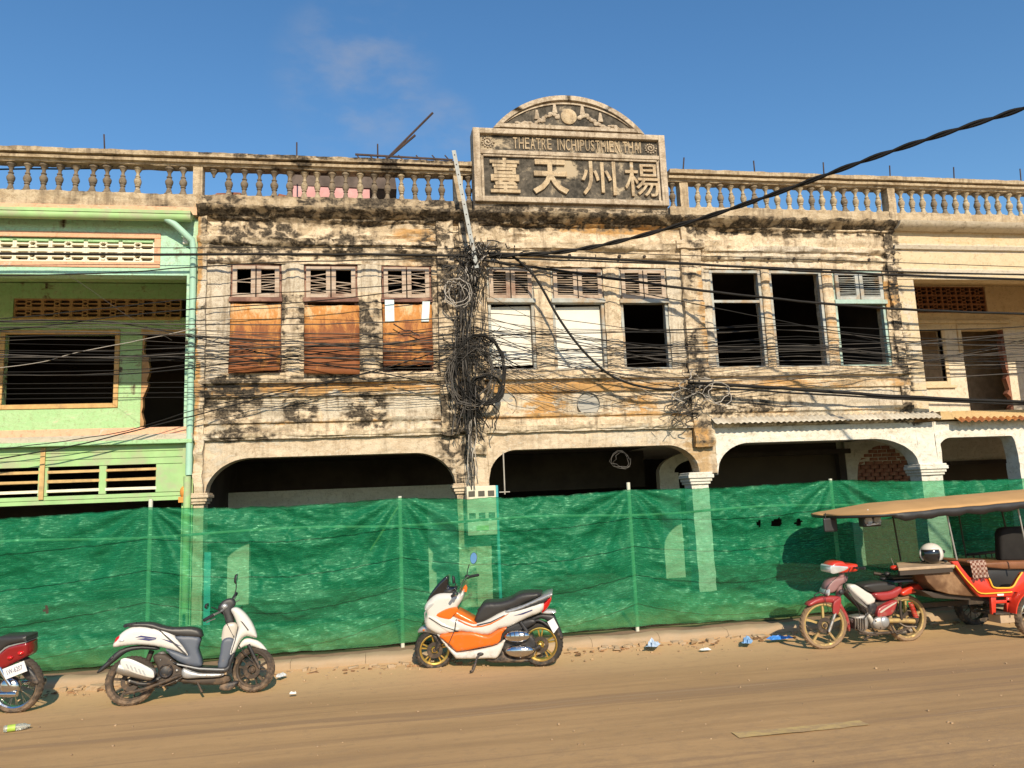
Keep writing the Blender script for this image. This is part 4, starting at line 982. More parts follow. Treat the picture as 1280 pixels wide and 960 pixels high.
scrap('paper_scrap', 'small white paper scrap on the road below the pale blue bag', 'paper', 882, 813, .14, .08, (.7, .68, .62), .02)
scrap('paper_scrap', 'small white paper scrap on the road right of the white scooter', 'paper', 366, 868, .07, .05, (.7, .68, .62), .02)
scrap('foil_scrap', 'grey foil wrapper at the kerb just right of the white scooter', 'wrapper', 352, 846, .14, .07, (.5, .52, .54), .04, .06)
t = (0-CAM.z)/((_f+_rt*((20-640)/FPX)-_up*((914-480)/FPX)).z); d = (_f+_rt*((20-640)/FPX)-_up*((914-480)/FPX))*t
cup = tag(empty('drink_bottle', (d.x, d.y, .035), .3), 'crushed clear plastic drink bottle with lime green label lying on the road', 'bottle')
k = NT('clear_plastic'); k.bsdf((.75, .78, .72), .15); k.b.inputs['Transmission Weight'].default_value = .75
MAT['clear'] = k.m
m = MB(); m.lathe([(0, -.10), (.028, -.10), (.031, -.085), (.029, -.02), (.031, .03), (.028, .07), (.012, .10), (.012, .115), (0, .115)], axis='x', n=14); m.build('bottle_body', MAT['clear'], cup, 40)
m = MB(); m.lathe([(.0315, -.07), (.0315, -.005)], axis='x', n=14); m.build('bottle_label', simple('lime_label', (.35, .5, .08), .5), cup, 40)

# ---------- green shade net ----------
NY = 10.42
HOLES = [(*P(945, 653, NY), .035, .04), (*P(967, 652, NY), .085, .06), (*P(996, 651, NY), .045, .06), (*P(60, 760, NY), .03, .05), (*P(712, 800, NY), .04, .02)]
posts = [(-128, 640), (187, 634), (500, 622), (787, 612), (1040, 600), (1300, 597), (1560, 590)]
PX = [P(u, v, NY)[0] for u, v in posts]; PZ = [P(u, v, NY)[1] for u, v in posts]
PX[0] = -8.6; PX[-1] = 13.5
def net_top(x):
    for i in range(len(PX)-1):
        if PX[i] <= x <= PX[i+1]:
            t = (x-PX[i])/(PX[i+1]-PX[i]); sag = [.10, .05, .05, .03, .03, .02][i]
            return PZ[i]+(PZ[i+1]-PZ[i])*t-sag*4*t*(1-t)
    return PZ[0] if x < PX[0] else PZ[-1]
xs = [PX[0]+(PX[-1]-PX[0])*i/760 for i in range(761)]; nz2 = 72
vs = []; fs = []; uv = []
for x in xs:
    for i in range(len(PX)-1):
        if PX[i] <= x <= PX[i+1]+1e-6: break
    wd_ = PX[i+1]-PX[i]; t = (x-PX[i])/wd_; zt = net_top(x)+.012*fbm(x*3, 1., 2)+.006*fbm(x*11, 2., 2); bell = 4*t*(1-t)
    for j in range(nz2+1):
        s = j/nz2; z = zt+(.20+.03*fbm(x*.8, 1)-zt)*s
        drape = (zt-z)+.0
        # swags hang from the post heads: phase lines sag in mid panel
        ph = drape*(9.5)-3.4*bell*(.4+.6*s)+1.1*fbm(x*.55, z*.8, 3.)
        d = .045*math.sin(ph)*min(1, s*3)*(.35+.65*bell)
        for px0, sg in ((PX[i], 1), (PX[i+1], -1)):
            rx = abs(x-px0); an = math.atan2(drape+.05, rx+.02); rad = math.hypot(rx, drape)
            d += .030*math.sin(an*15+px0*3)*math.exp(-((rad-.55)/.6)**2)
        d += .06*fbm(x*.9, z*1.4+x*.5, 6., 2)+.010*fbm(x*2.5-z*1.8, z*5, 8., 3)+.003*fbm(x*9, z*14, 2, 3)
        cr_ = fbm(x*1.6+z*.9, z*3.2-x*.35, 12., 3); d += .035*(1-min(1, abs(cr_)*3.2))**1.5*(.3+.7*bell)
        d += .05*bell*math.sin(math.pi*s)
        pin = min(1, abs(t)*14, abs(1-t)*14)
        yy = NY-.02-d*(.25+.75*pin) + .05*max(0, s-.9)*4
        vs.append((x, yy, z)); uv.append((x, drape-.22*bell*s))
n1 = nz2+1
for i in range(len(xs)-1):
    for j in range(nz2):
        vx, _y, vz = vs[i*n1+j]
        if any(((vx-hx)/ha)**2+((vz-hz_)/hb)**2 < 1+.5*fbm(vx*20, vz*20) for hx, hz_, ha, hb in HOLES): continue
        fs.append((i*n1+j, (i+1)*n1+j, (i+1)*n1+j+1, i*n1+j+1))
me = bpy.data.meshes.new('shade_net'); me.from_pydata(vs, [], fs); me.shade_smooth()
ul = me.uv_layers.new(name='weave')
buf = []
for p in me.polygons:
    for vi in p.vertices: buf += uv[vi]
ul.data.foreach_set('uv', buf)
k = NT('woven_green_net')
th = k.noise(1, 3, .6, (7, 95, 1), src='UV'); th2 = k.noise(1, 4, .7, (30, 300, 1), src='UV'); big = k.noise(1.2, 5, .6, (1, 1, 1)); mid = k.noise(5, 6, .7, (1, 1, 1.6))
su = k.n('ShaderNodeSeparateXYZ'); k.l(k.tc.outputs['UV'], su.inputs[0])
sm = k.math('FRACT', k.math('MULTIPLY', su.outputs[1], 2.6)); seam = k.math('LESS_THAN', sm, .035)
seam2 = k.math('LESS_THAN', k.math('FRACT', k.math('MULTIPLY', su.outputs[1], 10.4)), .05)
th3 = k.noise(1, 2, .6, (14, 55, 1), src='UV')
glint = k.ramp(k.math('MULTIPLY_ADD', mid, .12, k.math('MULTIPLY_ADD', th3, .40, k.math('MULTIPLY_ADD', th, .22, k.math('MULTIPLY', th2, .22)))), .49, .62)
c_ = k.mix(glint, (.014, .225, .10), (.07, .44, .22))  # brighter green paints the glints of the weave into the colour
c_ = k.mix(k.math('MULTIPLY', seam, .75), c_, (.003, .05, .02)); c_ = k.mix(k.math('MULTIPLY', seam2, .25), c_, (.003, .06, .025))
sp = k.n('ShaderNodeSeparateXYZ'); k.l(k.tc.outputs['Object'], sp.inputs[0])
dst = k.ramp(k.math('MULTIPLY_ADD', mid, .5, k.ramp(sp.outputs[2], .75, .15, 0, .45)), .42, .78)
c_ = k.mix(k.math('MULTIPLY', dst, .50), c_, (.20, .34, .14))
D = k.n('ShaderNodeBsdfDiffuse'); T = k.n('ShaderNodeBsdfTranslucent'); G = k.n('ShaderNodeBsdfGlossy'); X = k.n('ShaderNodeBsdfTransparent')
bu = k.n('ShaderNodeBump'); bu.inputs['Strength'].default_value = .5; bu.inputs['Distance'].default_value = .008
k.l(k.math('ADD', th, k.math('MULTIPLY', mid, .8)), bu.inputs['Height'])
for q in (D, G, T): k.l(bu.outputs[0], q.inputs['Normal'])
G.inputs['Roughness'].default_value = .42; G.inputs['Color'].default_value = (.30, .62, .42, 1)
k.l(c_, D.inputs['Color']); k.l(c_, T.inputs['Color']); X.inputs['Color'].default_value = (.52, .95, .68, 1)
a1 = k.n('ShaderNodeMixShader'); a1.inputs[0].default_value = .25; k.l(D.outputs[0], a1.inputs[1]); k.l(T.outputs[0], a1.inputs[2])
a2 = k.n('ShaderNodeMixShader'); k.l(k.math('MULTIPLY_ADD', glint, .16, .03), a2.inputs[0]); k.l(a1.outputs[0], a2.inputs[1]); k.l(G.outputs[0], a2.inputs[2])
a3 = k.n('ShaderNodeMixShader'); k.l(k.math('MULTIPLY_ADD', k.ramp(th, .35, .65), -.12, .44), a3.inputs[0]); k.l(a2.outputs[0], a3.inputs[1]); k.l(X.outputs[0], a3.inputs[2])
k.l(a3.outputs[0], k.o.inputs[0]); MAT['net'] = k.m
tag(put('shade_net', me, None, MAT['net']), 'long wrinkled green shade net stretched across the whole building front', 'net')
MAT['post'] = simple('pale_pipe_post', (.58, .58, .48), .6, var=.1, scale=4, dirt=(.4, .3, .2), dirtamt=.2)
plab = ['post of the net far left, outside the picture edge', 'pale net post behind the green net, in front of the mint green house', 'pale net post between the two scooters, left of the orange and white one',
        'pale net post with white head standing below the second arch', 'pale net post in front of the third white arch, left of the tuk-tuk', 'pale net post behind the tuk-tuk passenger seat', 'post of the net far right, outside the picture edge']
for i in range(1, 6):
    e = tag(empty('net_post', (PX[i], NY+.045, GZ)), plab[i], 'post', 'pale posts carrying the green net')
    MB().tube([(0, 0, -.1), (.0, 0, PZ[i]-GZ+(.10 if i in (1, 3) else .02))], .026, 10).build('post_pipe', MAT['post'], e, 60)
zr = 1.62
def railz(x): return P(600, 651, NY)[1]+.012*fbm(x*.4, 1)
m = MB(); m.tube([(PX[0]+(PX[-1]-PX[0])*i/60, NY+.05, railz(PX[0]+(PX[-1]-PX[0])*i/60)+.02*math.sin(i*.7)) for i in range(61)], .017, 6)
tag(m.build('net_rail', MAT['post'], None, 60), 'long thin horizontal rail tied behind the green net at chest height', 'rail')
a, b = PV(500, 630, NY+.09), PV(463, 688, NY+.09)
tag(MB().tube([a, b], .014, 6).build('bamboo_stick', simple('bamboo', (.5, .36, .14), .7), None, 60), 'short slanting bamboo stick behind the net beside the middle left post', 'stick')
# earth and rubble bank behind the net
def bank(x, y):
    t = (y-10.62)/2.4
    if t < 0 or t > 1: return GZ-.05
    return GZ-.02+(.20+.10*fbm(x*.9, y, 2.)+(.16 if x > 4 else 0)+.04*fbm(x*4, y*4, 5))*math.sin(math.pi*min(1, max(0, t))**.6)
tag(sheet('earth_bank', -8, 13, 10.6, 13.1, 260, 34, bank, MAT['dirt']), kind='structure')
# electricity meter cabinet on the column between arches one and two
mx0, mz1 = P(583, 608, F0-.35); mx1, mz0 = P(622, 668, F0-.35)
mc = tag(empty('meter_cabinet', ((mx0+mx1)/2, F0-.2, mz0)), 'cream meter cabinet with rows of small square windows on the column behind the net', 'meter box')
w = mx1-mx0; h = mz1-mz0
MB().box(-w/2, w/2, -.15, .12, 0, h).build('case', MAT['meter'], mc, bevel=.012)
for j in range(2):
    for i in range(3):
        x = -w/2+w*(.17+.33*i); z = h-.13-j*.37
        MB().box(x-.055, x+.055, -.165, -.151, z-.045, z+.045).build('meter_window', MAT['meter_glass'], mc, bevel=.003, seg=1)
MB().box(-w/2+.15, w/2-.15, -.16, -.151, .08, .16).build('breaker_cover', simple('lime_cover', (.35, .45, .15), .5), mc)
MB().tube([(w/2+.03, -.02, h), (w/2+.03, -.02, -mz0+GZ+.02)], .03, 8).build('conduit', MAT['teal_pipe'], mc, 60)
x, z0_ = P(629, 565, F0-.1); z1_ = P(629, 618, F0-.1)[1]
m = MB(); m.tube([(x, F0-.1, z0_), (x, F0-.1, z1_)], .012, 6); m.tube([(x-.10, F0-.1, z1_+.04), (x+.09, F0-.1, z1_+.04)], .010, 6)
tag(m.build('conduit_rod', MAT['cable_white'], None, 60), 'thin white rod with crosspiece hanging in the second arch beside the meter cabinet', 'rod')

# ================= poles, cables =================
a = PV(567, 188, F0-.42); b = PV(592, 302, F0-.45); c = PV(596, 335, F0-.43)
e = tag(empty('angle_iron_bracket', b), 'perforated grey angle-iron bracket leaning above the cable tangle', 'bracket')
m = MB(); m.beam(a-b, c-b, .012, .07, (1, 0, .15)); m.beam(a-b+Vector((.034, .035, 0)), c-b+Vector((.034, .035, 0)), .06, .012, (1, 0, .15)); m.build('angle_bar', MAT['steel'], e)
for q in range(12):
    p = (a-b)+(c-a)*(min(.97, .04+q*.085)); MB().lathe([(0, -.012), (.012, -.012), (.012, -.004), (0, -.004)], p, 'y', 8).build('bolt_hole', MAT['dark_iron'], e)
fr = tag(empty('scrap_iron_frame', PV(500, 200, F0-.1)), 'rusty iron lattice lying on the handrail left of the sign board, two rods sticking up', 'iron frame')
o0 = PV(500, 200, F0-.1); m = MB()
def q_(u, v, Y=F0-.12): return PV(u, v, Y)-o0
m.beam(q_(444, 193), q_(566, 200), .03, .03); m.beam(q_(448, 203), q_(566, 207), .025, .025)
for u in (446, 462, 480, 498, 520, 540, 556): m.beam(q_(u, 194), q_(u+8, 203), .018, .018)
m.build('lattice', MAT['dark_iron'], fr)
MB().tube([q_(482, 200), q_(541, 141)], .022, 6).build('rod', MAT['dark_iron'], fr)
MB().tube([q_(486, 197), q_(519, 169)], .022, 6).build('rod', MAT['dark_iron'], fr)
MB().tube([q_(472, 202, F0-.1), q_(472, 182, F0-.1)], .012, 5).build('rod', MAT['dark_iron'], fr)
def cable(pts, r, mat='cable', label=None, group=None, n=6, sub=6, name='overhead_cable', cat='cable', wob=0.):
    pp = catmull([tuple(PV(*p)) for p in pts], sub, False)
    if pts[0][0] <= -60: d_ = Vector(pp[1])-Vector(pp[0]); pp = [tuple(Vector(pp[0])-d_*(4.2/abs(d_.x)))]+pp
    if pts[-1][0] >= 1340: d_ = Vector(pp[-1])-Vector(pp[-2]); pp = pp+[tuple(Vector(pp[-1])+d_*(4./abs(d_.x)))]
    if wob: pp = [(x, y, z+wob*fbm(x*2.3, y, pts[0][1])) for x, y, z in pp]
    o = MB().tube(pp, r, n).build(name, MAT[mat], None, 70)
    return tag(o, label, cat, group)
YC = F0-.34
# the heavy twisted line from the upper right
_e0, _e1 = PV(1330, 115, 8.0), PV(1280, 135, 8.4); _ed = (_e0-_e1).normalized()
base = [tuple(_e0+_ed*q*.25) for q in range(32, 0, -1)]+catmull([tuple(PV(*p)) for p in ((1330, 115, 8.0), (1280, 135, 8.4), (1180, 167, 9.1), (1080, 201, 9.9), (980, 238, 10.8), (880, 272, 11.8), (780, 300, 12.5), (700, 315, 12.9), (612, 320, YC))], 14, False)
e = tag(empty('twisted_main_cable', base[-1]), 'thick twisted black cable rising to the upper right across the sky', 'cable')
for s in range(2):
    pp = [Vector(p)+Vector((0, math.cos(i*.55+s*3.14), math.sin(i*.55+s*3.14)))*.022-Vector(base[-1]) for i, p in enumerate(base)]
    MB().tube(pp, .022, 6).build('strand', MAT['cable'], e, 70)
GMAIN = 'main cables along the row'
mains = [
 ([(-60, 317, YC), (200, 318, YC), (420, 318, YC), (600, 320, YC)], .022, 'cable', 'dark level cable across the mint green house vent and rusted windows, ending at the tangle'),
 ([(600, 316, YC), (800, 326, YC), (1000, 338, YC), (1150, 345, YC), (1340, 351, YC)], .024, 'cable', 'dark cable gently falling right just over the heads of the empty windows'),
 ([(600, 322, YC), (700, 325, YC), (900, 332, YC), (1100, 339, YC), (1340, 345, YC)], .015, 'cable', 'thin cable falling right just above the heavier window-head cable'),
 ([(604, 325, YC), (680, 336, YC), (800, 353, YC), (900, 366, YC), (1050, 381, YC), (1180, 389, YC), (1340, 394, YC)], .024, 'cable', 'dark cable sloping across the shutters and empty windows to the cream house vent'),
 ([(604, 325, YC), (720, 350, YC), (830, 372, YC), (960, 398, YC), (1100, 420, YC), (1340, 428, YC)], .009, 'cable', 'thin cable sloping through the empty windows below the heavy one'),
 ([(640, 320, YC-.05), (668, 345, YC-.05), (700, 400, YC-.05), (735, 445, YC-.05), (775, 475, YC-.05), (830, 487, YC), (880, 480, YC)], .022, 'cable', 'black cable drooping steeply from the tangle across the white window sheets'),
 ([(860, 478, YC), (940, 483, YC), (1060, 491, YC), (1150, 497, YC), (1340, 505, YC)], .032, 'cable', 'thickest dark cable crossing the wall below the empty windows towards the right'),
 ([(860, 482, YC), (960, 489, YC), (1060, 495, YC), (1150, 500, YC), (1340, 508, YC)], .018, 'cable', 'cable lying against the underside of the thickest right-hand cable'),
 ([(-60, 345, YC), (120, 342, YC), (300, 330, YC), (420, 326, YC), (590, 322, YC)], .010, 'cable', 'thin cable climbing right just under the mint house vent'),
 ([(-60, 310, YC), (600, 312, YC), (1340, 336, YC)], .007, 'cable', 'hair-thin cable running the full width above the windows'),
 ([(-60, 212, F0+.35), (60, 211, F0+.35), (200, 211, F0+.35), (420, 214, F0+.35), (560, 222, F0+.35)], .014, 'cable', 'thin wire seen behind the balusters left of the sign board'),
 ([(-60, 466, YC), (40, 455, YC), (100, 440, YC), (175, 425, YC), (232, 413, YC), (290, 398, YC)], .006, 'cable_white', 'pale wire slanting up across the mint house window and doorway'),
 ([(-60, 585, YC), (0, 573, YC), (80, 560, YC), (150, 543, YC), (240, 520, YC), (350, 492, YC), (470, 463, YC), (580, 430, YC)], .010, 'cable', 'dark wire rising from the mint house ledge to the cable tangle'),
 ([(-60, 568, YC), (60, 554, YC), (160, 538, YC), (250, 511, YC), (380, 482, YC), (580, 445, YC)], .007, 'cable', 'thinner wire rising just above the ledge wire'),
 ([(-60, 404, YC), (60, 393, YC), (200, 378, YC), (300, 368, YC), (420, 362, YC), (585, 350, YC)], .008, 'cable', 'thin wire rising over the shutters of the rusted windows'),
 ([(-60, 419, YC), (60, 407, YC), (200, 390, YC), (420, 374, YC), (585, 352, YC)], .009, 'cable', 'wire rising across the transoms of the rusted windows'),
 ([(80, 340, YC), (110, 360, YC), (160, 395, YC), (215, 425, YC)], .003, 'cable_grey', 'fine pale wire dropping across the mint house balcony'),
]
for pts, r, mt, lb in mains: cable(pts, r, mt, lb, GMAIN, wob=.01)
# dense bundle crossing the upper windows
rg = random.Random(11)
lbL = 'thin wire in the dense bundle crossing the rusted windows, left of the tangle'
lbR = 'thin wire in the dense bundle crossing the empty windows, right of the tangle'
for i in range(24):
    c0 = 430+rg.gauss(0, 20); vL = 432+rg.uniform(-34, 42); vm = (vL+c0)/2+rg.uniform(-5, 10)
    cable([(-60, vL+rg.uniform(-4, 4), YC+rg.uniform(-.15, .15)), (140, vL+rg.uniform(-3, 3), YC), (350, vm, YC+rg.uniform(-.1, .1)), (480, (vm+c0)/2+rg.uniform(-2, 4), YC), (595, c0, YC+rg.uniform(-.1, .1))],
          rg.choice([.004, .005, .006, .007, .010]), rg.choice(['cable', 'cable', 'cable', 'cable_grey', 'cable_grey']), lbL, 'wires of the left bundle', n=5, sub=5, wob=.012)
for i in range(24):
    c0 = 430+rg.gauss(0, 17); vR = 432+rg.uniform(-22, 38); vm = 438+rg.gauss(0, 16)
    if i < 4: vm -= 18
    cable([(595, c0, YC+rg.uniform(-.1, .1)), (690, (c0+vm)/2+rg.uniform(-4, 6), YC), (850, vm+6, YC+rg.uniform(-.08, .08)), (1000, vm+rg.uniform(-6, 6), YC), (1160, (vm+vR)/2+4, YC), (1340, vR-6, YC+rg.uniform(-.1, .1))],
          rg.choice([.004, .005, .006, .007, .010]), rg.choice(['cable', 'cable', 'cable', 'cable_grey', 'cable_grey']), lbR, 'wires of the right bundle', n=5, sub=5, wob=.012)
for i in range(7):       # loose drops and service wires between 470 and 490
    v = 466+i*3.2; cable([(250 if i % 2 else -60, v+14, YC+.1), (400, v+10, YC), (560, v+4, YC)], .006, 'cable', 'thin wire skimming the ledge below the rusted windows', 'wires over the left sill', n=5, sub=4, wob=.01)
for i in range(10):
    u = 640+i*24; cable([(600, 420+i*4, YC), (u*.5+300, 440+i*7, YC), (u, 468+rg.uniform(-10, 30), YC+.1), (u+90, 490+rg.uniform(0, 20), YC+.15)], .005, rg.choice(['cable', 'cable_grey', 'cable_white']), 'loose service wire sagging over the wall below the white window sheets', 'loose service wires', n=5, sub=5, wob=.02)
# tangle at the central pilaster: coils, hanks, hanging loops
def coil(u, v, ru, rv, turns, r, jit, mat, label, Y=YC-.05, name='cable_coil', seed=1, sx=1.):
    rg = random.Random(seed); c = PV(u, v, Y); pts = []; n = 14
    a_, b_ = ru/68., rv/68.
    for i in range(turns*n+1):
        t = 2*math.pi*i/n; w = 1+jit*fbm(i*.23, seed, 0)
        pts.append((c.x+a_*w*math.cos(t)*(1+jit*.5*fbm(i*.05, 3, seed)), c.y+.10*fbm(i*.21, 1, seed), c.z+b_*w*math.sin(t)+jit*.15*fbm(i*.06, 5, seed)))
    return tag(MB().tube(pts, r, 5).build(name, MAT[mat], None, 70), label, 'cable coil')
coil(608, 487, 20, 17, 9, .011, .14, 'cable', 'small tight black cable coil hanging low in the tangle', seed=2)
coil(600, 462, 30, 42, 10, .009, .16, 'cable', 'large loose black cable coil in the tangle beside the white window sheet', seed=3)
coil(572, 368, 13, 16, 4, .008, .55, 'cable_white', 'pale wire hank of loops high in the tangle beside the third rusted window', seed=5, Y=YC-.1)
coil(590, 470, 26, 36, 8, .008, .35, 'cable_grey', 'grey wire coil lying inside the large black coil', seed=7)
coil(570, 345, 12, 12, 5, .007, .6, 'cable_grey', 'small grey wire hank above the pale hank', seed=8, Y=YC-.1)
coil(898, 490, 16, 13, 2, .008, .5, 'cable_white', 'pale loose wire loops on the second pilaster below the empty windows', seed=9)
coil(858, 503, 12, 16, 2, .006, .6, 'cable_grey', 'thin grey wire loops beside the dark roundel under the third shuttered window', seed=12)
coil(775, 575, 10, 10, 3, .006, .6, 'cable_grey', 'thin wire loops dangling in the second arch', seed=13)
rg = random.Random(21)
def hank(name, label, u0, v0, u1, v1, nn, spread, mats, r=(.005, .011), curl=.08, seed=1):
    rg = random.Random(seed); o0 = PV((u0+u1)/2, (v0+v1)/2, YC); e = tag(empty(name, o0), label, 'cable tangle')
    for mt in mats:
        m = MB()
        for q in range(nn):
            pts = []
            ua = u0+rg.gauss(0, spread); ub = u1+rg.gauss(0, spread); va = v0+rg.uniform(-10, 10); vb = v1+rg.uniform(-16, 16); k0 = rg.uniform(0, 99)
            for i in range(9):
                t = i/8; pts.append(PV(ua+(ub-ua)*t+curl*90*fbm(t*1.8, k0, 0), va+(vb-va)*t, YC+rg.uniform(-.12, .14))-o0)
            pts = catmull([tuple(p) for p in pts], 3, False)
            m.tube(pts, rg.uniform(*r), 4)
        tag(m.build('wire_strands', MAT[mt], e, 70), kind='stuff')
hank('cable_tangle', 'matted crown of black and pale wires at the foot of the angle iron', 592, 305, 588, 365, 13, 8, ['cable', 'cable', 'cable_grey', 'cable_white'], curl=.15, seed=31)
hank('cable_tangle', 'dense vertical hank of wires running down the central pilaster', 584, 350, 582, 530, 12, 9, ['cable', 'cable', 'cable_grey'], curl=.10, seed=32)
hank('cable_tangle', 'drooping bunch of dark wires below the large coil', 590, 470, 606, 535, 11, 6, ['cable'], curl=.2, seed=33)
hank('cable_tangle', 'wires running down the column to the meter cabinet', 588, 520, 590, 605, 5, 3, ['cable_grey', 'cable_white'], curl=.05, seed=34)
hank('cable_tangle', 'knot of wires on the second pilaster where the thickest cable starts', 868, 472, 862, 500, 5, 6, ['cable', 'cable_white'], curl=.3, seed=35)
hank('cable_tangle', 'thin dead creeper and wire strands over the second pilaster foot', 856, 505, 848, 520, 8, 9, ['cable_grey'], curl=.3, seed=36)
m = MB(); rg = random.Random(5); o0 = PV(598, 320, YC)
for q in range(90):
    a = PV(598+rg.gauss(0, 18), 318+rg.gauss(0, 9), YC+rg.uniform(-.15, .15)); b = a+Vector((rg.uniform(-.25, .25), rg.uniform(-.05, .05), rg.uniform(-.12, .12)))
    m.tube(catmull([tuple(a), tuple((a+b)/2+Vector((0, 0, rg.uniform(-.08, .08)))), tuple(b)], 3, False), rg.uniform(.005, .014), 4)
tag(m.build('cable_splices', MAT['cable'], None, 70), 'cluster of taped cable splices where the heavy lines meet', 'cable splices')
m = MB(); rg = random.Random(6)
for q in range(90):
    a = PV(592+rg.gauss(0, 18), 432+rg.gauss(0, 12), YC+rg.uniform(-.15, .15)); b = a+Vector((rg.uniform(-.35, .35), rg.uniform(-.05, .05), rg.uniform(-.1, .1)))
    m.tube(catmull([tuple(a), tuple((a+b)/2+Vector((0, 0, rg.uniform(-.08, .08)))), tuple(b)], 3, False), rg.uniform(.005, .011), 4)
tag(m.build('cable_splices', MAT['cable'], None, 70), 'cluster of joints where the thin window bundles meet the tangle', 'cable splices')
# ================= vehicles =================
from mathutils import geometry
def vmat(name, col, rough=.3, metal=0., coat=.5, dirtamt=.25, spec=.5):
    """painted or moulded part with road dust gathering low down"""
    k = NT(name); f = k.noise(9, 7, .7); g = k.noise(40, 4, .6)
    sp = k.n('ShaderNodeSeparateXYZ'); ge = k.n('ShaderNodeNewGeometry'); k.l(ge.outputs['Position'], sp.inputs[0])
    low = k.ramp(sp.outputs[2], .75, .05, 0, .24)
    d = k.ramp(k.math('ADD', k.math('MULTIPLY', f, .8), k.math('MULTIPLY_ADD', g, .2, low)), .72-dirtamt*.3, .98-dirtamt*.4)
    c = k.mix(k.math('MULTIPLY', d, .75), col, (.27, .185, .12))
    b = k.bsdf(c, k.math('MULTIPLY_ADD', d, .5, rough), metal, g, .05, .002, spec, coat)
    return b
V = {}
V['white'] = vmat('white_paint', (.60, .585, .55), .28, 0, .5, .15)
V['orange'] = vmat('orange_paint', (.66, .14, .012), .28, 0, .5, .15)
V['red'] = vmat('faded_red_paint', (.30, .03, .032), .4, 0, .3, .35)
V['redb'] = vmat('bright_red_paint', (.55, .035, .015), .35, 0, .4, .15)
V['darkred'] = vmat('dark_red_paint', (.22, .008, .012), .22, 0, .7, .12)
V['black'] = vmat('black_plastic', (.022, .022, .024), .5, 0, .0, .22)
V['seat'] = vmat('black_vinyl_seat', (.03, .029, .029), .45, 0, .0, .10)
V['slate'] = vmat('slate_blue_plastic', (.075, .09, .12), .5, 0, .0, .22)
V['silver'] = vmat('silver_paint', (.36, .37, .38), .38, .5, .2, .2)
V['chrome'] = vmat('bright_chrome', (.62, .62, .62), .13, 1., 0, .12)
V['alloy'] = vmat('cast_alloy', (.42, .41, .39), .45, .8, 0, .4)
V['gold'] = vmat('gold_alloy', (.62, .42, .10), .3, .8, 0, .15)
V['dullgold'] = vmat('dusty_gold_alloy', (.50, .36, .14), .5, .4, 0, .45)
V['grime'] = vmat('grimy_metal', (.06, .046, .036), .65, .4, 0, .22)
V['tyre'] = vmat('tyre_rubber', (.028, .025, .022), .85, 0, 0, .15)
V['tyre_dusty'] = vmat('dusty_tyre_rubber', (.055, .042, .032), .9, 0, 0, .38)
V['tyre_tan'] = vmat('mud_caked_tyre', (.20, .13, .07), .95, 0, 0, .45)
V['glassr'] = simple('red_lamp_lens', (.5, .008, .006), .12, 0, .1, bs=0, coat=.8)
V['lens'] = simple('pale_lamp_lens', (.55, .57, .58), .1, .3, .1, bs=0, coat=.8)
V['mirror'] = simple('mirror_glass', (.75, .78, .82), .03, 1., .02, bs=0)
V['plate'] = simple('white_plate', (.72, .72, .72), .4, 0, .03, bs=0)
V['ink'] = simple('blue_black_print', (.03, .03, .12), .5, 0, .1, bs=0)
V['pinkish'] = vmat('dusty_pink_grey_plastic', (.26, .14, .14), .5, 0, .1, .5)
V['beige'] = vmat('warm_grey_plastic', (.46, .42, .36), .4, 0, .2, .2)
V['screen'] = simple('smoked_windscreen', (.012, .012, .014), .08, 0, .1, bs=0, coat=.9)
V['tan_fabric'] = simple('tan_canopy_fabric', (.46, .27, .11), .85, 0, .1, 2, bs=.2)
V['brown'] = simple('brown_wood_panel', (.13, .065, .03), .6, 0, .2, 3, dirt=(.28, .17, .09), dirtamt=.35)
V['wood'] = simple('grey_wood_shelf', (.40, .29, .19), .8, 0, .2, 5)
V['yellow'] = simple('yellow_piping', (.75, .42, .04), .5, 0, .05, bs=0)
V['leather'] = simple('brown_leather', (.20, .085, .04), .5, 0, .2, 4)
V['matte'] = simple('worn_black_cushion', (.012, .011, .011), .9, 0, .2, bs=.1)
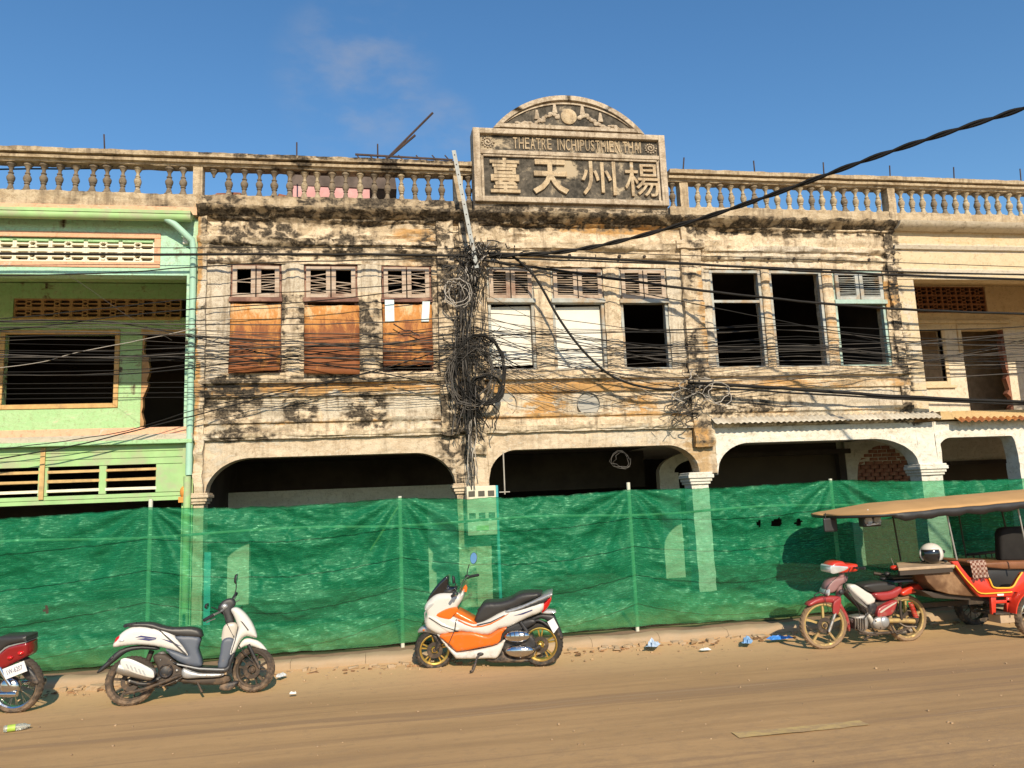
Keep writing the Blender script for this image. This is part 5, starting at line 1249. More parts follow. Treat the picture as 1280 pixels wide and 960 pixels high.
class Bike:
    """a frame along the wheelbase: local x runs between the wheel contact points, -y faces the street"""
    def __init__(s, name, A, B, cu, cv, k, label, cat, lean=0., group=None):
        s.A = Vector((A[0], A[1], 0)); s.d = (Vector((B[0], B[1], 0))-s.A); s.wb = s.d.length; s.d.normalize(); s.n = Vector((-s.d.y, s.d.x, 0))
        s.cu, s.cv, s.k = cu, cv, k
        s.e = tag(empty(name, s.A, math.atan2(s.d.y, s.d.x), lean), label, cat, group)
    def L(s, cx, cy, y=0.):
        u, v = s.cu+cx/s.k, s.cv+cy/s.k
        r = _f + _rt*((u-640)/FPX) - _up*((v-480)/FPX)
        t = ((s.A+s.n*y)-CAM).dot(s.n)/r.dot(s.n); p = CAM+r*t-s.A
        return (p.dot(s.d), p.z)
    def V3(s, cx, cy, y=0.): a = s.L(cx, cy, y); return Vector((a[0], y, a[1]))
    def panel(s, name, pts, w, mat, y0=None, sub=3, ins=((.010, .010), (.022, .008)), parent=None, ytop=None, yc=0., flat=False):
        """a moulded body part: side outline, half width w, rounded edges; y0 gives a one-sided shell from y0 to -w"""
        ysurf = -w*.85+yc if not flat else yc
        P2 = [s.L(*p, ysurf) for p in pts]; P2 = catmull(P2, sub) if sub > 1 else P2
        dep = sum(b for a, b in ins); Rr = max(.004, sum(a for a, b in ins)*1.35)
        Q = []
        for i, p in enumerate(P2):        # even spacing along the outline
            q = P2[(i+1) % len(P2)]; L = math.hypot(q[0]-p[0], q[1]-p[1]); n = max(1, int(L/.03))
            if L > 1e-4: Q += [(p[0]+(q[0]-p[0])*t/n, p[1]+(q[1]-p[1])*t/n) for t in range(n)]
        n = len(Q); pts2 = [Vector(q) for q in Q]
        def dist(x, z):
            d = 9
            for i in range(n):
                ax, az = Q[i]; bx_, bz_ = Q[(i+1) % n]; ux, uz = bx_-ax, bz_-az; l2 = ux*ux+uz*uz+1e-12
                t = max(0, min(1, ((x-ax)*ux+(z-az)*uz)/l2)); d = min(d, math.hypot(x-ax-ux*t, z-az-uz*t))
            return d
        if dep > 0:
            g = .014; x0, x1 = min(q[0] for q in Q), max(q[0] for q in Q); z0, z1 = min(q[1] for q in Q), max(q[1] for q in Q)
            g = max(g, math.sqrt((x1-x0)*(z1-z0)/900))
            xx = x0+g/2; r_ = 0
            while xx < x1:
                zz_ = z0+g/2+(g/2 if r_ % 2 else 0)
                while zz_ < z1:
                    if dist(xx, zz_) > g*.45: pts2.append(Vector((xx, zz_)))
                    zz_ += g
                xx += g; r_ += 1
        V2, E2, F2, *_r = geometry.delaunay_2d_cdt(pts2, [(i, (i+1) % n) for i in range(n)], [], 1, 1e-5)
        bm = bmesh.new()
        def prof(v):
            if dep <= 0: return 0
            d = min(1, dist(v.x, v.y)/Rr); return dep*(1-math.sqrt(max(0, 1-(1-d)**2)))
        hs = [prof(v) for v in V2]
        A_ = [bm.verts.new((v.x, yc-w+h, v.y)) for v, h in zip(V2, hs)]
        for f in F2:
            try: bm.faces.new([A_[i] for i in f])
            except ValueError: pass
        B_ = [bm.verts.new((v.x, yc+((w-h) if y0 is None else y0), v.y)) for v, h in zip(V2, hs)]
        for f in F2:
            try: bm.faces.new([B_[i] for i in f][::-1])
            except ValueError: pass
        bm.edges.index_update()
        bd = [e for e in bm.edges if len(e.link_faces) == 1 and e.verts[0] in set(A_)] if False else None
        ia = {v: i for i, v in enumerate(A_)}
        for e in list(bm.edges):
            if len(e.link_faces) == 1 and e.verts[0] in ia and e.verts[1] in ia:
                i, j = ia[e.verts[0]], ia[e.verts[1]]
                try: bm.faces.new((A_[i], A_[j], B_[j], B_[i]))
                except ValueError: pass
        bmesh.ops.recalc_face_normals(bm, faces=bm.faces)
        if ytop:
            for v in bm.verts: v.co.y = yc+(v.co.y-yc)*ytop(v.co.x, v.co.z)
        me = bpy.data.meshes.new(name); bm.to_mesh(me); bm.free(); me.shade_smooth(); me.set_sharp_from_angle(angle=R(48))
        return put(name, me, parent or s.e, V[mat])
    def tube(s, name, pts, r, mat, parent=None, n=10, sm=3):
        pp = [tuple(s.V3(*p)) for p in pts]
        if sm > 1 and len(pp) > 2: pp = catmull(pp, sm, False)
        return MB().tube(pp, r, n).build(name, V[mat], parent or s.e, 60)
    def ell(s, name, c, rad, mat, parent=None):
        return MB().ell(s.V3(*c), rad, 18, 12).build(name, V[mat], parent or s.e, 80)
def wheel(par, c, r, tw, tyre, rim, style, steer=0., hub='grime', ribs=True, yoff=0.):
    """tyre part with rim and brake disc under it"""
    rr = r-tw*.62; c = Vector((c[0], yoff, c[1]))
    prof = [(rr, -tw*.36), (rr+tw*.25, -tw*.5), (r-tw*.28, -tw*.5), (r-tw*.07, -tw*.30), (r, -tw*.08), (r, tw*.08), (r-tw*.07, tw*.30), (r-tw*.28, tw*.5), (rr+tw*.25, tw*.5), (rr, tw*.36)]
    m = MB(); m.lathe(prof, axis='y', n=44)
    if ribs:
        for q in range(36):
            a = q*math.pi/18
            for sg in (-1, 1):
                m.beam(Vector((math.cos(a)*(r+.002), 0, math.sin(a)*(r+.002))), Vector((math.cos(a+.10)*(r-tw*.12), sg*tw*.40, math.sin(a+.10)*(r-tw*.12))), .010, .006, (math.cos(a), 0, math.sin(a)))
    w = m.build('wheel', V[tyre], par, 40); w.location = c; w.rotation_euler = (0, 0, steer)
    m = MB(); m.lathe([(rr+.006, -tw*.38), (rr-.004, -tw*.40), (rr-.018, -tw*.30), (rr-.022, 0), (rr-.018, tw*.30), (rr-.004, tw*.40), (rr+.006, tw*.38)], axis='y', n=40)
    if style == 'alloy':
        for q in range(5):
            a = q*2*math.pi/5+.3
            for da in (-.16, .16) if rim == 'gold' else (0,):
                p0 = Vector((.03*math.cos(a), 0, .03*math.sin(a))); p1 = Vector(((rr-.015)*math.cos(a+da), 0, (rr-.015)*math.sin(a+da)))
                m.beam(p0, p1, .026 if rim != 'gold' else .016, .03, (0, 1, 0))
    elif style == 'tri':
        for q in range(5):
            a = q*2*math.pi/5+.2; b = a+.22
            m.beam((.03*math.cos(a), 0, .03*math.sin(a)), ((rr-.015)*math.cos(b), 0, (rr-.015)*math.sin(b)), .024, .03, (0, 1, 0))
            m.beam((.03*math.cos(a), 0, .03*math.sin(a)), ((rr-.015)*math.cos(b-.5), 0, (rr-.015)*math.sin(b-.5)), .012, .024, (0, 1, 0))
    else:
        for q in range(32):
            a = q*2*math.pi/32; b = a+(.35 if q % 2 else -.35); sy = .03 if q % 4 < 2 else -.03
            m.tube([(.04*math.cos(a), sy, .04*math.sin(a)), ((rr-.012)*math.cos(b), 0, (rr-.012)*math.sin(b))], .0028, 4)
    m.lathe([(0, -.045), (.035, -.045), (.04, -.03), (.04, .03), (.035, .045), (0, .045)], axis='y', n=16)
    m.build('rim', V[rim], w, 35)
    m = MB(); m.lathe([(.05, -.052), (.095, -.052), (.095, -.048), (.05, -.048)], axis='y', n=28); m.lathe([(0, -.062), (.022, -.062), (.026, -.05), (0, -.05)], axis='y', n=12)
    m.build('brake_disc', V[hub], w, 35)
    return w
def mirror(b, cx, cy, w, h, stem, face, y, lab=None):
    c = b.V3(cx, cy, y); m = MB(); m.tube(catmull([tuple(b.V3(*p)) for p in stem], 4, False), .006, 6)
    o = m.build('mirror', V['black'], b.e, 60)
    m = MB(); fdir = Vector(face).normalized(); q = fdir.to_track_quat('Y', 'Z')
    m.lathe([(0, .03), (.7, .026), (1, .005), (1, 0), (.93, -.002)], axis='y', n=20)
    m.v = [tuple(c+q @ Vector((x*w, yy, z*h))) for x, yy, z in m.v]; m.build('mirror_shell', V['black'], o, 60)
    m = MB(); m.lathe([(0, 0), (.93, 0)], axis='y', n=20)
    m.v = [tuple(c+q @ Vector((x*w, yy-.001, z*h))) for x, yy, z in m.v]; m.build('mirror_glass', V['mirror'], o)
    return o
GB = None
# ----- white scooter (faces right) -----
b = Bike('scooter', (-2.61, 9.10), (-1.39, 9.26), 110, 700, 5.052, 'white and slate scooter with black seat and dusty tyres, leaning at the kerb facing right', 'scooter', R(-5))
rw = wheel(b.e, (0.0, .245), .25, .095, 'tyre_dusty', 'grime', 'tri'); fw = wheel(b.e, (b.wb, .24), .24, .09, 'tyre_dusty', 'grime', 'tri', R(-22))
taper = lambda x, z: 1-.35*max(0, (z-.62)/.3)
b.panel('rear_fender', [(50,715),(110,650),(190,575),(300,548),(420,552),(440,575),(330,572),(240,590),(170,640),(80,712)], .06, 'black')
b.panel('rear_cowl', [(150,560),(172,505),(230,452),(300,430),(400,438),(500,458),(545,490),(590,545),(628,612),(560,588),(480,566),(400,552),(300,546),(220,553)], .13, 'white', ins=((.012,.018),(.03,.014)))
for pts in ([(292,500),(330,486),(430,500),(425,508),(330,498)], [(300,508),(360,502),(430,512),(380,520)], [(455,505),(520,520),(590,556),(520,532)]): b.panel('decal', pts, .1325, 'ink', y0=-.131, sub=1, ins=())
b.panel('seat', [(228,428),(260,410),(330,404),(400,406),(460,424),(530,436),(640,434),(700,448),(716,475),(705,500),(560,492),(440,462),(350,438),(260,436)], .125, 'seat', ins=((.012,.018),(.02,.012)))
b.tube('grab_rail', [(232,432,-.1),(225,420,-.08),(300,408,-.11)], .012, 'black')
b.panel('lower_cowl', [(545,492),(700,496),(692,570),(714,640),(712,680),(640,676),(560,645),(505,600),(490,572),(560,590),(628,612),(590,545)], .125, 'slate')
b.panel('floorboard', [(530,655),(600,670),(660,682),(860,688),(885,640),(910,600),(926,602),(905,670),(882,716),(820,722),(700,712),(590,684)], .15, 'black')
b.panel('under_cowl', [(600,690),(700,720),(850,722),(830,745),(700,752),(600,752)], .13, 'silver')
b.panel('belly', [(600,752),(700,752),(860,735),(900,760),(840,790),(690,790),(560,770)], .07, 'grime')
b.panel('inner_shield', [(820,690),(832,600),(845,520),(890,498),(925,520),(905,600),(872,690)], .13, 'slate')
b.panel('glove_panel', [(845,525),(850,440),(880,408),(930,405),(944,440),(925,492),(905,522)], .10, 'beige')
b.panel('leg_shield', [(900,330),(912,312),(945,312),(990,345),(1035,405),(1062,470),(1062,502),(1000,490),(962,520),(928,590),(908,612),(885,606),(902,540),(936,470),(944,430),(920,370)], .14, 'white', ins=((.015,.02),(.03,.02)))
b.panel('shield_slot', [(960,392),(975,400),(1015,450),(1010,458),(985,425)], .143, 'black', y0=-.14, sub=1, ins=())
b.panel('handlebar_cover', [(818,305),(848,265),(890,248),(922,258),(928,290),(905,325),(922,400),(872,416),(856,360),(826,335)], .07, 'black')
b.ell('meter_lens', (860, 300, -.07), (.035, .02, .03), 'silver')
b.panel('front_fender', [(945,562),(975,510),(1030,500),(1090,528),(1130,575),(1140,602),(1108,586),(1060,558),(1000,548),(960,565)], .06, 'white')
b.tube('fork', [(1012,540,-.075),(1085,690,-.075)], .018, 'black'); b.tube('fork', [(1012,540,.075),(1085,690,.075)], .018, 'black')
m = MB(); a_, c_ = b.V3(195, 690, -.16), b.V3(405, 735, -.16); d_ = (c_-a_)
m.tube([a_-d_*.06, a_-d_*.02, a_+d_*.1, a_+d_*.9, c_, c_+d_*.08], [.03, .062, .068, .066, .06, .03], 16)
mu = m.build('muffler', V['alloy'], b.e, 50)
b.panel('heat_shield', [(207,642),(240,634),(300,652),(400,702),(416,735),(408,755),(330,738),(230,700),(206,672)], .236, 'white', y0=-.2, ins=((.008,.006),), parent=mu)
b.tube('exhaust_pipe', [(235,850,-.12),(330,830,-.14),(450,790,-.14),(560,745,-.12),(600,735,-.05)], .017, 'grime')
b.panel('engine_case', [(405,620),(450,598),(500,610),(560,660),(598,700),(600,750),(540,790),(470,800),(430,770),(440,700)], .10, 'grime')
fc = b.V3(490, 710, -.115)
MB().lathe([(0,-.02),(.03,-.02),(.05,-.012),(.062,-.022),(.07,-.01),(.072,.03)], fc, 'y', 24).build('fan_cover', V['black'], b.e, 35)
b.tube('swing_arm', [(265,770,-.08),(360,790,-.085),(470,740,-.09)], .022, 'black')
b.tube('shock', [(400,570,.09),(330,745,.09)], .028, 'grime')
b.panel('tail_light', [(160,538),(172,500),(215,478),(240,478),(228,505),(185,532)], .125, 'glassr')
b.panel('seat_hinge', [(430,600),(480,590),(490,650),(440,660)], .08, 'alloy')
b.tube('handlebar', [(790,365,-.28),(835,335,-.12),(880,300,0),(905,262,.12),(930,222,.28)], .012, 'alloy')
b.tube('grip', [(728,404,-.34),(792,364,-.26)], .019, 'black'); b.tube('grip', [(912,240,.26),(936,196,.34)], .019, 'black')
b.tube('brake_lever', [(800,385,-.22),(770,400,-.27),(745,415,-.31)], .006, 'alloy'); b.tube('brake_lever', [(925,262,.2),(955,240,.28)], .006, 'alloy')
mirror(b, 752, 306, .055, .032, [(830,336,-.16),(800,320,-.18),(775,312,-.2)], (-1, .15, .25), -.2)
mirror(b, 938, 112, .028, .06, [(915,240,.2),(932,180,.2),(934,140,.2)], (-.9, .2, .1), .2)
b.tube('centre_stand', [(690,775,-.06),(720,842,-.1)], .012, 'grime'); b.panel('stand_foot', [(830,820),(850,785),(950,770),(900,825)], .05, 'black')
b.panel('cowl_gap', [(430,442),(440,442),(560,545),(625,606),(618,610),(550,552)], .134, 'black', y0=-.131, sub=1, ins=())
b.panel('shield_gap', [(943,430),(950,430),(930,520),(905,596),(900,594),(926,516)], .1425, 'black', y0=-.14, sub=1, ins=())
b.panel('floor_edge', [(560,662),(700,690),(860,696),(858,702),(700,698),(560,670)], .152, 'silver', y0=-.15, sub=1, ins=())
for q in range(5): b.panel('shield_vent', [(235+q*26,668+q*10),(246+q*26,668+q*10),(262+q*26,700+q*10),(251+q*26,700+q*10)], .238, 'silver', y0=-.236, sub=1, ins=(), parent=mu)
b.tube('brake_cable', [(850,330,-.09),(880,420,-.1),(960,560,-.09),(1040,650,-.09)], .004, 'black'); b.tube('rear_brake_cable', [(600,745,-.1),(480,800,-.11),(300,830,-.11)], .005, 'black')
b.ell('rear_indicator', (205, 520, -.128), (.03, .012, .014), 'lens'); b.ell('oil_cap', (560, 705, -.105), (.018, .02, .018), 'alloy'); b.ell('hub_nut', (262, 770, -.075), (.02, .02, .02), 'alloy')
b.panel('licence_bracket', [(118,640),(150,610),(160,622),(128,655)], .07, 'black')
for cx_, cy_ in ((455, 640), (520, 640), (440, 760), (560, 770)): b.ell('case_bolt', (cx_, cy_, -.105), (.008, .01, .008), 'alloy')
# ----- orange and white scooter (faces left) -----
b = Bike('maxi_scooter', (.62, 9.72), (1.87, 9.42), 500, 680, 5.645, 'orange and white maxi scooter with gold wheels and smoked windscreen, on side stand', 'scooter', R(4))
wheel(b.e, (0.02, .235), .235, .095, 'tyre', 'gold', 'alloy', R(14)); wheel(b.e, (b.wb+.02, .262), .265, .115, 'tyre', 'gold', 'alloy')
b.panel('windscreen', [(192,402),(228,330),(288,256),(328,222),(346,230),(348,292),(400,292),(400,322),(350,344),(250,356)], .11, 'screen')
b.panel('body_cowl', [(175,442),(200,395),(260,348),(340,338),(425,345),(446,318),(450,345),(440,385),(412,430),(372,490),(410,515),(470,535),(540,552),(620,525),(700,480),(780,450),(900,420),(1000,396),(1016,412),(1000,468),(900,512),(790,568),(740,585),(700,592),(620,636),(500,620),(400,612),(285,634),(200,592),(175,545),(190,485)], .17, 'white', ins=((.012,.02),(.03,.025)))
b.panel('orange_shoulder', [(262,490),(330,445),(402,430),(410,458),(378,492),(352,516)], .178, 'orange', y0=-.15, ins=((.006,.004),))
b.panel('headlight', [(182,446),(210,416),(245,404),(236,422),(200,452)], .176, 'lens', y0=-.15, ins=((.004,.003),))
b.panel('crease', [(205,505),(240,500),(330,560),(420,580),(400,600),(330,600)], .176, 'white', y0=-.15, ins=((.008,.006),))
b.panel('side_cowl', [(284,633),(400,612),(520,615),(620,639),(690,597),(755,577),(722,620),(692,690),(560,720),(420,746),(388,736),(320,672)], .185, 'orange', y0=.0, ins=((.01,.008),(.02,.006)))
b.panel('seam_line', [(405,515),(395,590),(350,690),(375,715),(370,712),(345,690),(388,590),(400,515)], .19, 'black', y0=-.18, sub=1, ins=())
b.panel('far_cowl', [(284,633),(400,612),(520,615),(620,639),(690,597),(755,577),(692,690),(560,720),(420,746),(320,672)], .0, 'orange', y0=.165, ins=())
b.panel('skirt', [(272,642),(290,640),(385,742),(430,752),(560,736),(690,700),(742,664),(736,692),(690,790),(620,800),(420,802),(380,782)], .16, 'white', ins=((.01,.012),(.02,.01)))
b.panel('floor_tunnel', [(375,470),(400,462),(470,500),(530,535),(545,552),(500,556),(430,525),(385,500)], .15, 'orange')
b.panel('front_fender', [(130,620),(140,590),(185,573),(235,590),(268,640),(232,630),(180,618)], .075, 'silver')
b.panel('front_fork_cover', [(215,620),(260,640),(330,690),(300,700),(270,745),(245,745),(255,690)], .075, 'black')
b.panel('seat', [(528,540),(535,500),(560,450),(600,408),(700,402),(780,380),(835,348),(900,336),(1000,338),(975,362),(850,420),(700,482),(620,526),(560,550)], .15, 'seat', ins=((.012,.02),(.025,.016)))
b.panel('grab_rail', [(745,462),(850,428),(960,380),(1040,344),(1074,338),(1060,360),(960,402),(800,468)], .168, 'silver', ins=((.006,.008),))
b.panel('tail_strip', [(800,462),(900,430),(1000,385),(1045,362),(1030,388),(940,422),(850,452)], .172, 'black', y0=-.15, sub=2, ins=((.004,.003),))
b.panel('name_decal', [(805,492),(850,478),(935,448),(936,455),(870,482)], .1745, 'ink', y0=-.17, sub=1, ins=())
b.panel('tail_light', [(1003,470),(1010,410),(1058,364),(1068,382),(1042,440),(1010,470)], .13, 'glassr')
b.panel('rear_light_bar', [(995,480),(1010,462),(1088,466),(1098,480),(1050,488)], .09, 'lens')
b.panel('rear_fender', [(905,520),(985,490),(1080,496),(1105,540),(1150,650),(1145,668),(1118,655),(1062,560),(1000,520),(930,540)], .07, 'black')
b.panel('number_plate', [(1040,540),(1084,512),(1118,578),(1084,622)], .10, 'plate', y0=-.085, sub=1, ins=())
b.ell('air_box', (828, 640, -.15), (.155, .06, .072), 'chrome'); b.ell('belt_case', (845, 745, -.15), (.17, .055, .068), 'chrome')
b.panel('engine', [(740,640),(800,600),(930,640),(960,720),(920,800),(780,790),(720,730)], .11, 'black')
b.panel('inner_arch', [(700,600),(850,540),(930,520),(960,545),(890,590),(760,640),(700,690)], .12, 'black')
b.tube('swing_arm', [(900,760,-.11),(960,730,-.11),(995,712,-.11)], .025, 'black'); b.tube('shock', [(850,540,-.12),(905,620,-.12)], .022, 'black')
b.panel('belly', [(600,800),(690,790),(720,740),(760,790),(900,810),(880,830),(640,830)], .10, 'black')
b.tube('side_stand', [(575,765,-.16),(545,790,-.2),(520,870,-.30),(495,885,-.34)], .014, 'black'); b.ell('stand_pivot', (568, 768, -.16), (.04, .02, .02), 'black')
b.tube('handlebar', [(395,345,-.3),(425,310,-.1),(445,270,.05),(480,235,.2),(505,232,.28)], .013, 'chrome')
b.ell('instrument_pod', (350, 320, -.05), (.085, .08, .035), 'black'); b.ell('switch_gear', (480, 235, .22), (.035, .03, .028), 'black'); b.ell('switch_gear', (395, 335, -.24), (.035, .03, .028), 'black')
b.tube('grip', [(500,234,.26),(558,228,.38)], .018, 'black'); b.tube('grip', [(372,348,-.33),(395,338,-.24)], .018, 'black')
mirror(b, 525, 102, .05, .072, [(478,232,.2),(482,190,.2),(495,145,.2)], (.35, .8, -.20), .2)
mirror(b, 378, 238, .028, .05, [(400,300,-.2),(396,260,-.2),(385,235,-.2)], (.9, .3, .0), -.2)
b.tube('seat_hump', [(560,470,0),(600,430,0)], .03, 'seat')
b.tube('front_column', [(450,330,0),(470,290,0),(465,330,0)], .02, 'orange')
b.panel('cowl_gap', [(210,508),(216,504),(300,560),(420,602),(416,607),(296,566)], .1765, 'black', y0=-.17, sub=1, ins=())
b.panel('seat_gap', [(545,556),(640,534),(740,486),(742,491),(642,542),(547,562)], .1725, 'black', y0=-.17, sub=1, ins=())
b.panel('stripe', [(420,520),(520,566),(640,545),(760,480),(758,486),(642,554),(520,575),(420,528)], .1728, 'orange', y0=-.17, sub=2, ins=())
b.panel('front_lip', [(178,470),(200,440),(204,446),(186,478),(190,540),(182,540)], .1745, 'silver', y0=-.17, sub=1, ins=())
for q in range(4): b.tube('cooling_slat', [(770+q*34,600,-.2),(778+q*34,640,-.21)], .004, 'grime')
for cx_, cy_ in ((775, 745), (905, 730), (850, 790), (760, 620), (890, 610)): b.ell('case_bolt', (cx_, cy_, -.205), (.007, .01, .007), 'alloy')
b.ell('rear_hub', (988, 705, -.10), (.03, .02, .03), 'gold'); b.tube('brake_hose', [(440,300,-.06),(400,420,-.12),(300,600,-.1),(250,720,-.08)], .005, 'black')
b.tube('rear_hugger', [(900,560,-.07),(980,530,-.08),(1060,580,-.08)], .014, 'black'); b.ell('front_reflector', (170, 600, -.08), (.012, .008, .012), 'orange')
# ----- red underbone (faces left) coupled to the tuk-tuk -----
def underbone(b, full=True):
    wheel(b.e, (0., .295), .298, .075, 'tyre_tan', 'dullgold', 'alloy', R(-8)); wheel(b.e, (b.wb, .285), .29, .08, 'tyre_tan', 'dullgold', 'alloy')
b = Bike('motorcycle', (5.38, 9.09), (6.57, 9.16), 990, 680, 6.737, 'faded red step-through motorcycle with tan muddy wheels, coupled to the tuk-tuk cart', 'motorcycle', R(3))
underbone(b)
b.panel('front_fender', [(130,512),(150,485),(225,447),(330,436),(395,442),(402,476),(360,498),(270,490),(200,500),(150,520)], .06, 'red')
b.panel('fender_tail', [(395,485),(430,535),(470,610),(490,700),(482,735),(455,680),(425,600),(395,540)], .055, 'red')
for sy in (-.075, .075):
    b.panel('fork_cover', [(338,505),(355,470),(390,448),(402,470),(390,560),(372,588),(340,578)], .016, 'red', yc=sy, ins=((.006,.005),))
    b.tube('fork_leg', [(355,575,sy),(335,640,sy),(305,735,sy)], .018, 'alloy')
b.panel('headlight_cowl', [(300,195),(330,152),(400,140),(440,165),(520,163),(532,190),(525,222),(450,232),(350,238),(305,226)], .10, 'redb')
b.panel('headlight', [(298,182),(330,174),(440,184),(432,208),(345,240),(302,234)], .105, 'lens', ins=((.006,.006),))
b.tube('grip', [(520,190,-.26),(590,186,-.36)], .018, 'black'); b.tube('handlebar', [(440,200,.25),(480,195,0),(540,190,-.3)], .012, 'grime')
b.tube('steering_column', [(400,235,0),(385,330,0),(375,440,0)], .035, 'pinkish')
b.panel('front_shield', [(285,345),(330,292),(400,275),(452,268),(444,310),(385,350),(345,398),(292,402)], .075, 'pinkish')
b.panel('indicator', [(285,400),(300,375),(308,410),(292,430)], .10, 'lens')
b.tube('frame_tube', [(385,360,0),(450,430,0),(560,530,0),(640,580,0)], .028, 'grime')
for q in range(4): b.tube('crate_wire', [(440+q*14,372+q*4,-.09),(520+q*14,460+q*4,-.09),(605+q*8,525+q*3,-.09)], .005, 'alloy')
b.tube('crate_wire', [(440,372,-.09),(440,372,.06)], .005, 'alloy'); b.tube('crate_wire', [(440,375,-.09),(455,410,-.09),(600,540,-.09),(625,520,-.09)], .006, 'grime')
b.panel('white_canister', [(470,348),(500,338),(530,342),(600,385),(688,440),(690,470),(682,492),(630,512),(600,492),(520,425),(478,385)], .07, 'white', ins=((.012,.014),(.015,.008)))
b.panel('seat', [(585,345),(640,326),(760,313),(830,325),(862,350),(840,375),(800,390),(700,404),(640,390),(605,368)], .11, 'seat', ins=((.01,.014),(.02,.01)))
b.panel('seat_cowl', [(682,408),(800,395),(860,372),(898,355),(908,385),(880,425),(850,450),(745,470),(695,446)], .115, 'red')
b.panel('side_panel', [(710,560),(730,530),(785,498),(860,465),(866,500),(835,578),(790,600),(715,612)], .12, 'red', ins=((.012,.01),))
b.panel('tail_cowl', [(905,405),(960,365),(1040,335),(1092,322),(1122,358),(1085,385),(1000,412),(930,432)], .085, 'redb')
b.panel('tail_lamp', [(1060,410),(1095,395),(1100,420),(1080,435)], .06, 'lens')
b.panel('under_frame', [(560,520),(660,520),(720,470),(870,470),(880,560),(800,620),(700,620),(620,590)], .05, 'grime')
b.panel('cylinder', [(505,630),(560,600),(620,600),(640,660),(620,725),(540,720)], .075, 'alloy')
for q in range(5): b.panel('cooling_fin', [(512+q*20,622),(520+q*20,620),(526+q*20,712),(518+q*20,714)], .09, 'grime', ins=(), sub=1)
b.ell('crankcase', (735, 660, -.10), (.115, .045, .085), 'alloy'); b.ell('clutch_cover', (770, 650, -.125), (.07, .035, .07), 'silver')
b.tube('intake', [(620,590,-.04),(650,620,-.08),(680,690,-.06)], .028, 'beige'); b.tube('exhaust_pipe', [(540,700,-.05),(600,745,-.09),(760,745,-.10),(900,730,-.10),(990,690,-.11)], .018, 'grime')
b.tube('muffler', [(860,745,.12),(960,735,.12),(1060,715,.12)], .035, 'alloy'); b.tube('chain_case', [(800,640,-.09),(900,640,-.09),(1020,645,-.09)], .030, 'dullgold')
b.tube('shock', [(900,470,-.11),(900,540,-.11),(915,630,-.11)], .018, 'grime')
m = MB(); pts = []
a_, c_ = b.V3(985, 490, -.11), b.V3(1035, 610, -.11)
for q in range(100):
    t = q/99; p = a_.lerp(c_, t); pts.append(p+Vector((math.cos(q*.63)*.028, math.sin(q*.63)*.028, 0)))
m.tube(pts, .006, 5); m.build('spring', V['redb'], b.e, 60)
b.tube('foot_peg', [(560,748,-.1),(720,760,-.24)], .012, 'grime'); b.tube('side_stand', [(700,740,-.12),(600,795,-.3)], .011, 'grime'); b.tube('kick_start', [(830,680,-.12),(880,750,-.2),(960,700,-.2)], .010, 'grime')
b.tube('brake_cable', [(400,240,-.06),(300,330,-.1),(260,430,-.08),(300,560,-.08)], .004, 'black'); b.tube('loose_wire', [(430,330,-.04),(470,430,-.09),(540,520,-.09),(560,600,-.08)], .005, 'black')
b.tube('heel_guard', [(205,440,-.05),(170,430,-.09),(215,400,-.1),(260,420,-.06)], .006, 'black')
b.panel('rear_hub', [(980,620),(1010,590),(1050,600),(1065,640),(1040,675),(1000,670)], .07, 'grime')
for cx_, cy_ in ((505, 640), (560, 690), (700, 640), (790, 620), (800, 690), (740, 700)): b.ell('case_bolt', (cx_, cy_, -.135), (.008, .012, .008), 'grime')
b.panel('battery_box', [(640,500),(700,500),(705,570),(650,590)], .07, 'black'); b.tube('fuel_hose', [(600,500,-.08),(640,560,-.1),(610,610,-.09),(580,640,-.08)], .007, 'black')
b.tube('throttle_cable', [(470,190,-.12),(430,330,-.1),(520,470,-.09),(640,600,-.08)], .004, 'black'); b.tube('gear_lever', [(700,745,-.12),(640,740,-.16),(600,725,-.17)], .007, 'alloy')
b.panel('side_stripe', [(725,560),(790,515),(855,480),(852,492),(790,532),(735,572)], .1225, 'beige', y0=-.12, sub=2, ins=()); b.tube('carrier', [(905,335,-.1),(1000,318,-.1),(1090,325,-.08)], .008, 'grime')
b.tube('chain_guard_edge', [(900,660,-.12),(960,690,-.12),(1040,690,-.12)], .008, 'alloy'); b.ell('horn', (400, 400, -.07), (.035, .02, .035), 'black')
redbike = b
# ----- dark red motorcycle at the left edge (faces left, mostly outside the picture) -----
b = Bike('motorcycle', (-4.95, 9.45), (-3.76, 9.21), 0, 780, 8.0, 'dark red motorcycle cut by the left picture edge, with white number plate and wire wheel', 'motorcycle', R(4))
wheel(b.e, (b.wb, .29), .295, .085, 'tyre_dusty', 'chrome', 'wire'); wheel(b.e, (0, .29), .295, .075, 'tyre_dusty', 'chrome', 'wire')
def LP(*pts): return [p for p in pts]
b.panel('tail_cowl', [(-420,420),(-200,330),(0,288),(120,200),(290,166),(302,200),(298,285),(262,325),(170,372),(60,430),(0,470),(-200,560),(-380,560)], .10, 'darkred')
b.panel('seat', [(-520,250),(-420,200),(-200,200),(0,120),(150,108),(282,102),(292,135),(280,160),(110,195),(0,280),(-200,330),(-420,330)], .115, 'seat')
b.panel('seat_edge', [(-20,300),(60,240),(120,198),(290,160),(290,168),(130,210),(60,255),(0,310)], .105, 'silver', ins=((.003,.003),), sub=2)
b.ell('tail_light', (238, 272, -.10), (.035, .03, .022), 'glassr'); b.ell('indicator', (125, 320, -.11), (.03, .02, .02), 'glassr')
b.panel('rear_fender', [(60,440),(230,400),(330,455),(392,560),(380,600),(330,588),(265,540),(220,490),(100,470)], .065, 'black')
pc = b.V3(258, 413, -.02)
pl = MB(); ang = .33
